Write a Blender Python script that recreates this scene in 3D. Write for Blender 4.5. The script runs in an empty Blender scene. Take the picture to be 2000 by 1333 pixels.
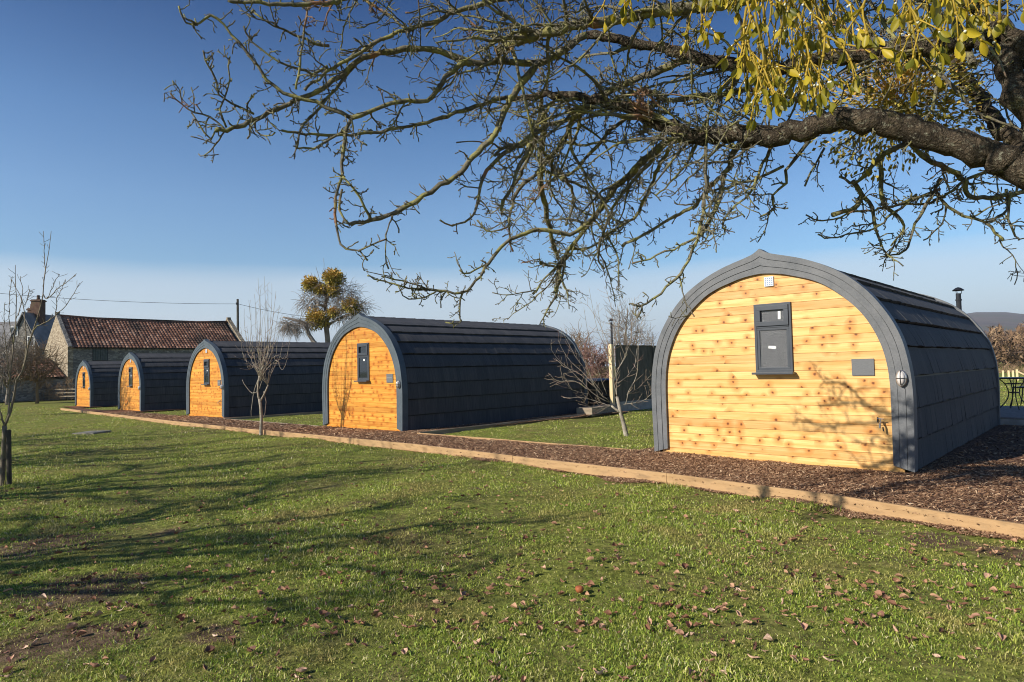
import bpy, math, random
import numpy as np
from mathutils import Vector, Matrix
random.seed(7); RNG = np.random.default_rng(7)
PI = math.pi
sc = bpy.context.scene
C = sc.collection

# ------------------------------------------------------------------ camera model
CX, CY, F = 1000.0, 666.5, 1274.0
H = 1.35
XA = -np.array([-250 - CX, CY - 748, -F]); XA /= np.linalg.norm(XA)
YA = np.array([2300 - CX, CY - 690, -F]); YA /= np.linalg.norm(YA)
YA = YA - XA * (XA @ YA); YA /= np.linalg.norm(YA)
ZA = np.cross(XA, YA)
RM = np.array([XA, YA, ZA])

def at(px, py, d):
    """world point seen at a photo position, d metres ahead"""
    return RM @ (np.array([px - CX, CY - py, -F]) * (d / F)) + np.array([0, 0, H])

def gz(x):
    return -0.0105 * np.minimum(np.maximum(0, -6 - np.asarray(x, float)), 52)

def gp(px, py, off=0.0):
    """ground point seen at a photo position"""
    d = RM @ np.array([px - CX, CY - py, -F]); z = off
    for _ in range(12):
        t = (z - H) / d[2]; p = d * t
        z = float(gz(p[0])) + off
    return np.array([p[0], p[1], z])

# ------------------------------------------------------------------ materials
def mat(name, rough=0.8, spec=0.3, metal=0.0):
    m = bpy.data.materials.new(name); m.use_nodes = True
    nt = m.node_tree; b = nt.nodes['Principled BSDF']
    b.inputs['Roughness'].default_value = rough
    b.inputs['Specular IOR Level'].default_value = spec
    b.inputs['Metallic'].default_value = metal
    return m, nt, b

def nd(nt, typ, **kw):
    n = nt.nodes.new(typ)
    for k, v in kw.items():
        if k.startswith('i_'):
            n.inputs[k[2:].replace('_', ' ')].default_value = v
        else:
            setattr(n, k, v)
    return n

def coords(nt, kind='Object', scale=(1, 1, 1), rot=(0, 0, 0)):
    tc = nd(nt, 'ShaderNodeTexCoord'); mp = nd(nt, 'ShaderNodeMapping')
    mp.inputs['Scale'].default_value = scale; mp.inputs['Rotation'].default_value = rot
    nt.links.new(tc.outputs[kind], mp.inputs['Vector'])
    return mp.outputs[0]

def noise(nt, vec, scale, detail=4, rough=0.55):
    n = nd(nt, 'ShaderNodeTexNoise'); n.inputs['Scale'].default_value = scale
    n.inputs['Detail'].default_value = detail; n.inputs['Roughness'].default_value = rough
    if vec is not None: nt.links.new(vec, n.inputs['Vector'])
    return n.outputs[0]

def ramp(nt, fac, stops, interp='LINEAR'):
    r = nd(nt, 'ShaderNodeValToRGB'); r.color_ramp.interpolation = interp
    e = r.color_ramp.elements
    while len(e) < len(stops): e.new(0.5)
    for k, (p, c) in enumerate(stops):
        e[k].position = p
        if isinstance(c, (int, float)): c = (c, c, c)
        e[k].color = (*c, 1)
    nt.links.new(fac, r.inputs[0])
    return r.outputs[0]

def mix(nt, fac, a, b, blend='MIX'):
    m = nd(nt, 'ShaderNodeMix', data_type='RGBA', blend_type=blend)
    for s, v in ((0, fac), (6, a), (7, b)):
        if hasattr(v, 'links') or hasattr(v, 'is_linked'): nt.links.new(v, m.inputs[s])
        elif isinstance(v, tuple): m.inputs[s].default_value = (*v, 1)
        else: m.inputs[s].default_value = v
    return m.outputs[2]

def bump(nt, b, h, strength=0.3, dist=0.01):
    n = nd(nt, 'ShaderNodeBump'); n.inputs['Strength'].default_value = strength
    n.inputs['Distance'].default_value = dist
    nt.links.new(h, n.inputs['Height']); nt.links.new(n.outputs[0], b.inputs['Normal'])

def setc(nt, b, c):
    if isinstance(c, tuple): b.inputs['Base Color'].default_value = (*c, 1)
    else: nt.links.new(c, b.inputs['Base Color'])

def noisy(name, c1, c2, scale=8, rough=0.85, bmp=0.3, bscale=40, spec=0.2, stretch=(1, 1, 1), dist=0.01, metal=0, c3=None):
    m, nt, b = mat(name, rough, spec, metal)
    v = coords(nt, 'Object', stretch)
    n = noise(nt, v, scale, 6, 0.6)
    stops = [(0.3, c1), (0.7, c2)] if c3 is None else [(0.25, c1), (0.5, c2), (0.75, c3)]
    setc(nt, b, ramp(nt, n, stops))
    if bmp: bump(nt, b, noise(nt, v, bscale, 5), bmp, dist)
    return m

def attr_mat(name, stops, rough=0.8, spec=0.2, posnoise=None, trans=0.0):
    """colour from a per-piece random attribute"""
    m, nt, b = mat(name, rough, spec)
    a = nd(nt, 'ShaderNodeAttribute', attribute_name='rnd')
    col = ramp(nt, a.outputs['Fac'], stops)
    if posnoise:
        v = coords(nt, 'Object')
        n = noise(nt, v, posnoise[0], 5, 0.65)
        f = ramp(nt, n, [(posnoise[3], 0.0), (posnoise[4], 1.0)])
        a2 = ramp(nt, a.outputs['Fac'], [(0, posnoise[1]), (1, posnoise[2])])
        col = mix(nt, f, col, a2)
    setc(nt, b, col)
    if trans:
        t = nd(nt, 'ShaderNodeBsdfTranslucent'); nt.links.new(col, t.inputs[0])
        ms = nd(nt, 'ShaderNodeMixShader'); ms.inputs[0].default_value = trans
        out = nt.nodes['Material Output']
        nt.links.new(b.outputs[0], ms.inputs[1]); nt.links.new(t.outputs[0], ms.inputs[2])
        nt.links.new(ms.outputs[0], out.inputs[0])
    return m

def pine(name, light, mid, deep, knotc):
    m, nt, b = mat(name, 0.42, 0.35)
    tc = nd(nt, 'ShaderNodeTexCoord'); sp = nd(nt, 'ShaderNodeSeparateXYZ')
    nt.links.new(tc.outputs['Object'], sp.inputs[0])
    def mth(op, a, bb=None, cc=None):
        n = nd(nt, 'ShaderNodeMath', operation=op)
        for i, q in enumerate((a, bb, cc)):
            if q is None: continue
            if isinstance(q, (int, float)): n.inputs[i].default_value = q
            else: nt.links.new(q, n.inputs[i])
        return n.outputs[0]
    zb = mth('DIVIDE', sp.outputs[2], 0.112); bi = mth('FLOOR', zb)
    wn = nd(nt, 'ShaderNodeTexWhiteNoise', noise_dimensions='1D'); nt.links.new(bi, wn.inputs['W'])
    r = wn.outputs['Value']
    xo = mth('MULTIPLY_ADD', r, 37.0, sp.outputs[0])
    # knots
    cb = nd(nt, 'ShaderNodeCombineXYZ')
    nt.links.new(mth('MULTIPLY', xo, 4.8), cb.inputs[0]); nt.links.new(mth('MULTIPLY', zb, 0.55), cb.inputs[1])
    nt.links.new(mth('MULTIPLY', bi, 7.3), cb.inputs[2])
    wv = nd(nt, 'ShaderNodeVectorMath', operation='ADD')
    n3 = nd(nt, 'ShaderNodeTexNoise'); n3.inputs['Scale'].default_value = 26; n3.inputs['Detail'].default_value = 2
    nt.links.new(tc.outputs['Object'], n3.inputs['Vector'])
    sv = nd(nt, 'ShaderNodeVectorMath', operation='SCALE'); sv.inputs['Scale'].default_value = 0.13
    nt.links.new(n3.outputs['Color'], sv.inputs[0]); nt.links.new(cb.outputs[0], wv.inputs[0]); nt.links.new(sv.outputs[0], wv.inputs[1])
    vo = nd(nt, 'ShaderNodeTexVoronoi', voronoi_dimensions='2D'); vo.inputs['Scale'].default_value = 1.0
    cb2 = nd(nt, 'ShaderNodeVectorMath', operation='ADD')
    nt.links.new(wv.outputs[0], cb2.inputs[0])
    off = nd(nt, 'ShaderNodeCombineXYZ'); nt.links.new(mth('MULTIPLY', bi, 0.61), off.inputs[1]); nt.links.new(off.outputs[0], cb2.inputs[1])
    nt.links.new(cb2.outputs[0], vo.inputs['Vector'])
    sx = nd(nt, 'ShaderNodeSeparateXYZ'); nt.links.new(vo.outputs['Color'], sx.inputs[0])
    kd = mth('DIVIDE', vo.outputs['Distance'], mth('MULTIPLY_ADD', sx.outputs[1], 1.0, 0.45))
    knot = ramp(nt, kd, [(0.02, 1.0), (0.085, 0.0)])
    halo = ramp(nt, kd, [(0.05, 1.0), (0.36, 0.0)])
    ks = ramp(nt, nd_out(vo, 'Color'), [(0.36, 0.0), (0.48, 1.0)])
    # grain
    g = nd(nt, 'ShaderNodeCombineXYZ')
    nt.links.new(mth('MULTIPLY', xo, 1.6), g.inputs[0]); nt.links.new(sp.outputs[1], g.inputs[1])
    nt.links.new(mth('MULTIPLY', sp.outputs[2], 34.0), g.inputs[2])
    gn = noise(nt, g.outputs[0], 1.6, 6, 0.6)
    col = ramp(nt, gn, [(0.22, deep), (0.46, mid), (0.72, light)])
    big = noise(nt, g.outputs[0], 0.35, 3)
    col = mix(nt, ramp(nt, big, [(0.42, 0.0), (0.66, 0.75)]), col, deep)
    bt = ramp(nt, r, [(0, 0.8), (0.5, 1.0), (1, 1.12)])
    col = mix(nt, 1.0, col, bt, 'MULTIPLY')
    hf = mix(nt, 1.0, halo, ks, 'MULTIPLY'); kf = mix(nt, 1.0, knot, ks, 'MULTIPLY')
    col = mix(nt, ramp(nt, hf, [(0, 0.0), (1, 0.8)]), col, (deep[0] * .8, deep[1] * .62, deep[2] * .5))
    col = mix(nt, kf, col, knotc)
    setc(nt, b, col)
    bump(nt, b, gn, 0.15, 0.003)
    return m

def nd_out(n, name): return n.outputs[name]

M = {}
M['pine_pale'] = pine('pine_pale', (0.86, 0.58, 0.25), (0.80, 0.49, 0.175), (0.64, 0.31, 0.075), (0.14, 0.04, 0.012))
M['pine_orange'] = pine('pine_orange', (0.78, 0.40, 0.08), (0.70, 0.32, 0.05), (0.50, 0.165, 0.016), (0.24, 0.07, 0.012))
def frame_mat(name, a, bb):
    m, nt, b = mat(name, 0.55, 0.35)
    v = coords(nt, 'Object', (1, 1, 1))
    n = noise(nt, v, 3.5, 7, 0.68); f = noise(nt, v, 55, 4)
    col = ramp(nt, n, [(0.3, a), (0.68, bb)])
    col = mix(nt, ramp(nt, f, [(0.45, 0.0), (0.8, 0.35)]), col, (bb[0] * 1.5, bb[1] * 1.5, bb[2] * 1.5))
    setc(nt, b, col); bump(nt, b, f, 0.2, 0.004)
    return m
M['frame_pale'] = frame_mat('frame_pale', (0.080, 0.088, 0.096), (0.155, 0.158, 0.162))
M['frame_dark'] = frame_mat('frame_dark', (0.058, 0.078, 0.092), (0.098, 0.118, 0.134))
def shingle_mat():
    m, nt, b = mat('slate_shingle', 0.78, 0.25)
    a = nd(nt, 'ShaderNodeAttribute', attribute_name='rnd')
    v = coords(nt, 'Object')
    f = noise(nt, v, 220, 3, 0.7)
    st = coords(nt, 'Object', (1, 26, 1))
    g = noise(nt, st, 2.2, 3)
    col = ramp(nt, a.outputs['Fac'], [(0, (0.056, 0.057, 0.060)), (1, (0.080, 0.078, 0.078))])
    col = mix(nt, ramp(nt, f, [(0.4, 0.0), (0.75, 0.5)]), col, (0.14, 0.138, 0.14))
    col = mix(nt, ramp(nt, g, [(0.4, 0.0), (0.6, 0.35)]), col, (0.02, 0.025, 0.032))
    setc(nt, b, col); bump(nt, b, f, 0.5, 0.004)
    return m
M['shingle'] = shingle_mat()
M['upvc'] = noisy('grey_window_plastic', (0.045, 0.052, 0.064), (0.06, 0.068, 0.08), 5, 0.35, 0.05, 30, 0.5)
def stipple():
    m, nt, b = mat('stippled_glass', 0.12, 0.6)
    v = coords(nt, 'Object')
    f = noise(nt, v, 100, 2, 0.5)
    setc(nt, b, ramp(nt, f, [(0.40, (0.03, 0.032, 0.036)), (0.52, (0.12, 0.12, 0.125)), (0.62, (0.30, 0.30, 0.30))]))
    bump(nt, b, f, 0.5, 0.004); return m
M['stipple'] = stipple()
m, nt, b = mat('dark_glass', 0.04, 0.8); setc(nt, b, (0.012, 0.017, 0.022)); M['glass'] = m
M['sticker'] = noisy('white_sticker', (0.75, 0.75, 0.72), (0.82, 0.82, 0.8), 5, 0.5, 0)
M['white_plastic'] = noisy('white_plastic', (0.62, 0.66, 0.72), (0.72, 0.75, 0.8), 5, 0.4, 0)
M['vent_hole'] = noisy('vent_blue_grey', (0.2, 0.28, 0.4), (0.3, 0.36, 0.46), 5, 0.5, 0)
M['slate'] = noisy('slate_plaque', (0.125, 0.13, 0.135), (0.16, 0.165, 0.17), 30, 0.6, 0.3, 90, 0.3, (1, 1, 5), 0.002)
M['slate_light'] = noisy('plaque_band', (0.22, 0.22, 0.21), (0.28, 0.28, 0.27), 30, 0.6, 0)
M['steel'] = noisy('brushed_steel', (0.5, 0.47, 0.45), (0.65, 0.62, 0.6), 12, 0.28, 0.1, 40, 0.5, metal=0.9)
M['lens'] = noisy('lamp_lens', (0.55, 0.5, 0.47), (0.72, 0.68, 0.64), 8, 0.2, 0.1, 60, 0.6)
M['black'] = noisy('black_metal', (0.012, 0.013, 0.016), (0.022, 0.023, 0.027), 10, 0.45, 0.1, 60, 0.4)
M['beam'] = noisy('pale_foundation', (0.55, 0.5, 0.42), (0.7, 0.66, 0.58), 8, 0.8, 0.3, 60)
M['darkwood'] = noisy('weathered_dark_wood', (0.05, 0.042, 0.033), (0.10, 0.088, 0.07), 10, 0.85, 0.4, 60, 0.2, (1, 1, 0.2))
M['sleeper'] = noisy('new_softwood_board', (0.31, 0.185, 0.085), (0.47, 0.30, 0.15), 5, 0.75, 0.25, 60, 0.2, (0.35, 1, 2), 0.004, c3=(0.38, 0.24, 0.115))
def board_dirt():
    m = M['sleeper']; nt = m.node_tree; b = nt.nodes['Principled BSDF']; src = b.inputs['Base Color'].links[0].from_socket
    n = noise(nt, coords(nt, 'Object', (1.5, 1.5, 6)), 2.2, 6, .7); n2 = noise(nt, coords(nt, 'Object', (.5, 6, 14)), 9, 4, .6)
    c = mix(nt, ramp(nt, n, [(.5, 0.0), (.72, .7)]), src, (.22, .15, .085)); c = mix(nt, ramp(nt, n2, [(.55, 0.0), (.75, .5)]), c, (.30, .17, .08)); setc(nt, b, c)
board_dirt()
M['sleeper_grey'] = noisy('weathered_board', (0.20, 0.16, 0.11), (0.40, 0.33, 0.24), 6, 0.85, 0.3, 60, 0.2, (1, 0.4, 2), 0.004)
M['post_pale'] = noisy('pale_post_wood', (0.62, 0.45, 0.24), (0.82, 0.66, 0.40), 6, 0.7, 0.3, 50, 0.2, (2, 2, 0.4))
M['fence'] = noisy('fence_board', (0.085, 0.08, 0.062), (0.16, 0.145, 0.115), 5, 0.85, 0.4, 50, 0.2, (3, 3, 0.4))
M['concrete'] = noisy('concrete', (0.26, 0.25, 0.23), (0.42, 0.40, 0.37), 7, 0.85, 0.3, 60)
M['deck'] = noisy('grey_deck', (0.16, 0.14, 0.13), (0.26, 0.235, 0.22), 6, 0.8, 0.3, 60, 0.2, (4, 0.4, 1))

def bark(name, a, bb, lich, amt=0.55, red=None, sc_=14):
    m, nt, b = mat(name, 0.9, 0.15)
    v = coords(nt, 'Object')
    n = noise(nt, v, sc_, 6, 0.65); l = noise(nt, v, sc_ * 0.55, 5, 0.7); f = noise(nt, v, sc_ * 5, 4, 0.7)
    col = ramp(nt, n, [(0.3, a), (0.7, bb)])
    col = mix(nt, ramp(nt, l, [(amt, 0.0), (amt + 0.1, 0.9)]), col, lich)
    if red:
        r = noise(nt, coords(nt, 'Object', (1, 1, 1), (0, 0, 1)), 2.4, 3)
        col = mix(nt, ramp(nt, r, [(0.62, 0.0), (0.67, 0.85)]), col, red)
    setc(nt, b, col); bump(nt, b, f, 1.0, 0.02)
    return m
M['bark'] = bark('lichened_bark', (0.085, 0.072, 0.052), (0.29, 0.26, 0.185), (0.36, 0.335, 0.12), 0.47, (0.40, 0.19, 0.11))
def cracked(m):
    nt = m.node_tree; b = nt.nodes['Principled BSDF']; src = b.inputs['Base Color'].links[0].from_socket
    v = coords(nt, 'Object', (1, 1, 1)); dn = nd(nt, 'ShaderNodeTexNoise'); dn.inputs['Scale'].default_value = 9; dn.inputs['Detail'].default_value = 6; nt.links.new(v, dn.inputs['Vector'])
    ad = nd(nt, 'ShaderNodeMixRGB', blend_type='ADD') if False else nd(nt, 'ShaderNodeVectorMath', operation='MULTIPLY_ADD')
    nt.links.new(dn.outputs['Color'], ad.inputs[0]); ad.inputs[1].default_value = (.22, .22, .22); nt.links.new(v, ad.inputs[2])
    ve = nd(nt, 'ShaderNodeTexVoronoi', feature='DISTANCE_TO_EDGE'); ve.inputs['Scale'].default_value = 34; nt.links.new(ad.outputs[0], ve.inputs['Vector'])
    cr_ = ramp(nt, ve.outputs['Distance'], [(0.0, (.42, .42, .42)), (.07, (.85, .85, .85)), (.35, (1.15, 1.15, 1.1))])
    l = noise(nt, v, 30, 5, .75)
    c = mix(nt, 1.0, src, cr_, 'MULTIPLY'); c = mix(nt, ramp(nt, l, [(.56, 0.0), (.66, .8)]), c, (.34, .33, .24)); setc(nt, b, c)
    bp = nd(nt, 'ShaderNodeBump'); bp.inputs['Strength'].default_value = 1; bp.inputs['Distance'].default_value = .018
    old = b.inputs['Normal'].links[0].from_socket; nt.links.new(ve.outputs['Distance'], bp.inputs['Height']); nt.links.new(old, bp.inputs['Normal']); nt.links.new(bp.outputs[0], b.inputs['Normal'])
M['bark_limb'] = bark('rough_limb_bark', (0.022, 0.018, 0.013), (0.17, 0.13, 0.09), (0.22, 0.19, 0.09), 0.60, (0.26, 0.13, 0.09), 9)
cracked(M['bark_limb'])
M['twig'] = bark('twig_bark', (0.12, 0.10, 0.075), (0.31, 0.28, 0.20), (0.38, 0.355, 0.14), 0.5, (0.32, 0.17, 0.10), 22)
M['sapbark'] = bark('sapling_bark', (0.24, 0.20, 0.155), (0.50, 0.45, 0.36), (0.46, 0.45, 0.20), 0.58, None, 9)
M['sapbrown'] = noisy('brown_sapling_bark', (0.09, 0.07, 0.05), (0.22, 0.18, 0.13), 9, 0.85, 0.3, 60, c3=(0.20, 0.19, 0.09))
M['saptwig'] = noisy('sapling_twig', (0.22, 0.16, 0.13), (0.40, 0.32, 0.25), 6, 0.8, 0, c3=(0.34, 0.19, 0.17))
M['saptwig_red'] = noisy('reddish_twig', (0.30, 0.13, 0.13), (0.42, 0.32, 0.22), 3, 0.8, 0, c3=(0.50, 0.42, 0.28))
M['cutwood'] = noisy('cut_branch_end', (0.30, 0.17, 0.09), (0.42, 0.27, 0.15), 20, 0.8, 0.2, 60)
M['mleaf'] = attr_mat('mistletoe_leaf', [(0, (0.12, 0.13, 0.014)), (0.5, (0.31, 0.265, 0.018)), (1, (0.56, 0.42, 0.03))], 0.45, 0.35, trans=0.35)
M['mstem'] = attr_mat('mistletoe_stem', [(0, (0.26, 0.19, 0.02)), (1, (0.50, 0.33, 0.035))], 0.55, 0.3, trans=0.1)
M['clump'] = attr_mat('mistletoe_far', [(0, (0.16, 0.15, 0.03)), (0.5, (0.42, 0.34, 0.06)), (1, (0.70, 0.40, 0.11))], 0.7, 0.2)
M['fartwig'] = noisy('far_twig', (0.15, 0.125, 0.10), (0.34, 0.29, 0.24), 2, 0.9, 0)
M['fartwig_brown'] = noisy('far_twig_brown', (0.13, 0.085, 0.05), (0.26, 0.175, 0.10), 0.12, 0.9, 0, c3=(0.20, 0.15, 0.10))
M['fartwig_red'] = noisy('far_twig_red', (0.16, 0.08, 0.065), (0.27, 0.165, 0.13), 1.0, 0.9, 0)
M['leaf'] = attr_mat('dead_leaf', [(0, (0.10, 0.045, 0.028)), (0.5, (0.27, 0.13, 0.075)), (1, (0.47, 0.28, 0.17))], 0.75, 0.25)
def dead():
    m, nt, b = mat('dead_leaf_single', 0.7, 0.25)
    oi = nd(nt, 'ShaderNodeObjectInfo'); n = noise(nt, coords(nt, 'Object'), 60, 4)
    c = ramp(nt, oi.outputs['Random'], [(0, (0.13, 0.06, 0.04)), (0.3, (0.34, 0.17, 0.11)), (0.7, (0.58, 0.35, 0.23)), (1, (0.74, 0.54, 0.40))])
    c = mix(nt, ramp(nt, n, [(0.4, 0.0), (0.65, 0.6)]), c, (0.12, 0.055, 0.035)); setc(nt, b, c); return m
M['deadleaf'] = dead()
M['apple'] = noisy('rotten_apple', (0.30, 0.08, 0.03), (0.42, 0.15, 0.06), 20, 0.5, 0.2, 60)
M['grass'] = attr_mat('grass_blade', [(0, (0.065, 0.115, 0.022)), (0.38, (0.27, 0.375, 0.045)), (0.72, (0.50, 0.56, 0.085)), (0.9, (0.68, 0.62, 0.25)), (1, (0.80, 0.72, 0.48))],
                      0.55, 0.3, (1.4, (0.25, 0.21, 0.045), (0.68, 0.54, 0.22), 0.48, 0.66), trans=0.25)
M['chips'] = attr_mat('wood_chip', [(0, (0.085, 0.042, 0.024)), (0.4, (0.27, 0.150, 0.083)), (0.75, (0.48, 0.30, 0.17)), (1, (0.82, 0.62, 0.40))], 0.8, 0.2)

def ground_mat():
    m, nt, b = mat('lawn_ground', 0.95, 0.1)
    v = coords(nt, 'Object')
    big = noise(nt, v, 0.55, 5, 0.65); fine = noise(nt, v, 16, 6, 0.75); mid = noise(nt, v, 2.6, 5, 0.7)
    g = ramp(nt, fine, [(0.3, (0.040, 0.048, 0.012)), (0.5, (0.19, 0.215, 0.040)), (0.72, (0.42, 0.43, 0.11))])
    dry = ramp(nt, fine, [(0.3, (0.08, 0.055, 0.028)), (0.55, (0.22, 0.16, 0.08)), (0.75, (0.36, 0.28, 0.15))])
    f = mix(nt, 0.5, ramp(nt, big, [(0.46, 0.0), (0.66, 1.0)]), ramp(nt, mid, [(0.45, 0.0), (0.7, 1.0)]))
    col = mix(nt, f, g, dry)
    at_ = nd(nt, 'ShaderNodeAttribute', attribute_name='bare'); pn = noise(nt, v, 7, 5, .7)
    mk = nd(nt, 'ShaderNodeMath', operation='MULTIPLY_ADD'); nt.links.new(pn, mk.inputs[0]); mk.inputs[1].default_value = .9; nt.links.new(at_.outputs['Fac'], mk.inputs[2])
    soil = ramp(nt, fine, [(0.3, (0.05, 0.032, 0.02)), (0.55, (0.17, 0.115, 0.07)), (0.78, (0.34, 0.25, 0.16))])
    col = mix(nt, ramp(nt, mk.outputs[0], [(0.80, 0.0), (0.98, 1.0)]), col, soil)
    setc(nt, b, col); bump(nt, b, fine, 0.8, 0.04)
    return m
M['ground'] = ground_mat()
def mulch_mat():
    m, nt, b = mat('bark_mulch', 0.92, 0.12)
    v = coords(nt, 'Object')
    vo = nd(nt, 'ShaderNodeTexVoronoi'); vo.inputs['Scale'].default_value = 48
    nt.links.new(v, vo.inputs['Vector'])
    n = noise(nt, v, 30, 5, 0.7)
    c = ramp(nt, vo.outputs['Color'], [(0.15, (0.07, 0.035, 0.023)), (0.5, (0.20, 0.105, 0.066)), (0.85, (0.38, 0.23, 0.145))])
    setc(nt, b, mix(nt, ramp(nt, n, [(0.4, 0.0), (0.65, 0.7)]), c, (0.075, 0.036, 0.022)))
    bump(nt, b, n, 1.0, 0.03)
    return m
M['mulch'] = mulch_mat()
def tile_mat():
    m, nt, b = mat('clay_pantile', 0.85, 0.2)
    a = nd(nt, 'ShaderNodeAttribute', attribute_name='rnd')
    v = coords(nt, 'Object')
    col = ramp(nt, a.outputs['Fac'], [(0, (0.09, 0.045, 0.032)), (0.5, (0.24, 0.115, 0.072)), (1, (0.44, 0.26, 0.175))])
    n = noise(nt, v, 0.28, 5, 0.65); n2 = noise(nt, v, 2.5, 4, 0.6)
    col = mix(nt, ramp(nt, n, [(0.47, 0.0), (0.6, 0.85)]), col, (0.045, 0.037, 0.03))
    col = mix(nt, ramp(nt, n2, [(0.55, 0.0), (0.75, 0.6)]), col, (0.09, 0.075, 0.05))
    setc(nt, b, col); return m
M['tile'] = tile_mat()
def stone_mat(name, a, bb, cc, scale=3.2):
    m, nt, b = mat(name, 0.92, 0.15)
    v = coords(nt, 'Object', (1, 1, 2.3))
    vo = nd(nt, 'ShaderNodeTexVoronoi'); vo.inputs['Scale'].default_value = scale; nt.links.new(v, vo.inputs['Vector'])
    ve = nd(nt, 'ShaderNodeTexVoronoi', feature='DISTANCE_TO_EDGE'); ve.inputs['Scale'].default_value = scale; nt.links.new(v, ve.inputs['Vector'])
    col = ramp(nt, vo.outputs['Color'], [(0.2, a), (0.5, bb), (0.85, cc)])
    col = mix(nt, ramp(nt, ve.outputs['Distance'], [(0.0, 1.0), (0.07, 0.0)]), col, (a[0] * .7, a[1] * .7, a[2] * .7))
    n = noise(nt, v, 1.5, 6, 0.7)
    col = mix(nt, ramp(nt, n, [(0.45, 0.0), (0.8, 0.6)]), col, (a[0] * .8, a[1] * .8, a[2] * .8))
    setc(nt, b, col); bump(nt, b, ve.outputs['Distance'], 0.6, 0.05)
    return m
M['stone'] = stone_mat('grey_rubble_stone', (0.15, 0.14, 0.125), (0.24, 0.225, 0.20), (0.36, 0.33, 0.28))
M['stone_warm'] = stone_mat('cream_rubble_stone', (0.24, 0.19, 0.13), (0.37, 0.30, 0.21), (0.47, 0.40, 0.29))
M['brick'] = noisy('chimney_brick', (0.06, 0.035, 0.028), (0.12, 0.07, 0.05), 2.5, 0.9, 0.3, 12, c3=(0.12, 0.10, 0.06))
M['slateroof'] = noisy('slate_roof', (0.12, 0.12, 0.12), (0.25, 0.245, 0.24), 1.2, 0.6, 0.3, 10, 0.4)
M['render'] = noisy('pale_render', (0.42, 0.38, 0.34), (0.58, 0.53, 0.47), 1.5, 0.9, 0.2, 20)
M['hill'] = noisy('heather_hill', (0.070, 0.062, 0.062), (0.16, 0.13, 0.115), 0.006, 0.95, 0, c3=(0.10, 0.11, 0.07))
M['blue'] = noisy('blue_plastic', (0.03, 0.10, 0.32), (0.05, 0.14, 0.40), 5, 0.4, 0)

# ------------------------------------------------------------------ mesh helpers
class MB:
    def __init__(s): s.v = []; s.f = []; s.r = []; s.cur = 0.5
    def add(s, vs, fs):
        o = len(s.v); s.v.extend([tuple(map(float, p)) for p in vs])
        s.f.extend([tuple(i + o for i in f) for f in fs]); s.r.extend([s.cur] * len(fs))
    def box(s, c, d, R=None):
        x, y, z = d[0] / 2, d[1] / 2, d[2] / 2
        vs = [Vector((a * x, b_ * y, e * z)) for a in (-1, 1) for b_ in (-1, 1) for e in (-1, 1)]
        if R is not None: vs = [R @ p for p in vs]
        c = Vector(c)
        s.add([p + c for p in vs], [(0, 1, 3, 2), (4, 6, 7, 5), (0, 4, 5, 1), (2, 3, 7, 6), (0, 2, 6, 4), (1, 5, 7, 3)])
    def bar(s, a, b_, w, h=None):
        a = Vector(a); b_ = Vector(b_); d = b_ - a; L = d.length
        if L < 1e-6: return
        R = d.to_track_quat('X', 'Z').to_matrix()
        s.box((a + b_) / 2, (L, w, h if h else w), R)
    def tube(s, pts, rad, n=6, cap=True, jit=0.0):
        pts = [np.asarray(p, float) for p in pts]
        if isinstance(rad, (int, float)): rad = [rad] * len(pts)
        o = len(s.v); N = len(pts)
        t = pts[1] - pts[0]; t /= (np.linalg.norm(t) + 1e-9)
        u = np.cross(t, (0, 0, 1.0))
        if np.linalg.norm(u) < 1e-3: u = np.cross(t, (1.0, 0, 0))
        u /= np.linalg.norm(u)
        for i in range(N):
            if i < N - 1 and i > 0: t = pts[i + 1] - pts[i - 1]
            elif i: t = pts[i] - pts[i - 1]
            else: t = pts[1] - pts[0]
            t = t / (np.linalg.norm(t) + 1e-9)
            u = u - t * (u @ t); u /= (np.linalg.norm(u) + 1e-9); w = np.cross(t, u)
            for k in range(n):
                a = 2 * PI * k / n; r = rad[i] * (1 + (random.uniform(-jit, jit) if jit else 0))
                q = pts[i] + (u * math.cos(a) + w * math.sin(a)) * r
                s.v.append((float(q[0]), float(q[1]), float(q[2])))
        c0 = len(s.f)
        for i in range(N - 1):
            for k in range(n):
                k2 = (k + 1) % n
                s.f.append((o + i * n + k, o + i * n + k2, o + (i + 1) * n + k2, o + (i + 1) * n + k))
        if cap:
            s.f.append(tuple(o + k for k in range(n))[::-1]); s.f.append(tuple(o + (N - 1) * n + k for k in range(n)))
        s.r.extend([s.cur] * (len(s.f) - c0))
    def lathe(s, prof, c=(0, 0, 0), n=20):
        o = len(s.v); c = Vector(c)
        for r, z in prof:
            for k in range(n):
                a = 2 * PI * k / n; s.v.append((c.x + r * math.cos(a), c.y + r * math.sin(a), c.z + z))
        c0 = len(s.f)
        for i in range(len(prof) - 1):
            for k in range(n):
                k2 = (k + 1) % n; s.f.append((o + i * n + k, o + i * n + k2, o + (i + 1) * n + k2, o + (i + 1) * n + k))
        s.r.extend([s.cur] * (len(s.f) - c0))
    def build(s, name, m, parent=None, smooth=False, bevel=0, rnd=False):
        me = bpy.data.meshes.new(name); me.from_pydata(s.v, [], s.f); me.update()
        if rnd:
            at_ = me.attributes.new('rnd', 'FLOAT', 'FACE'); at_.data.foreach_set('value', np.array(s.r, dtype=np.float32))
        me.materials.append(m)
        if smooth: me.polygons.foreach_set('use_smooth', [True] * len(me.polygons))
        o = bpy.data.objects.new(name, me); C.objects.link(o)
        if parent is not None: o.parent = parent
        if bevel:
            bv = o.modifiers.new('bevel', 'BEVEL'); bv.width = bevel; bv.segments = 2; bv.limit_method = 'ANGLE'
        return o

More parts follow.
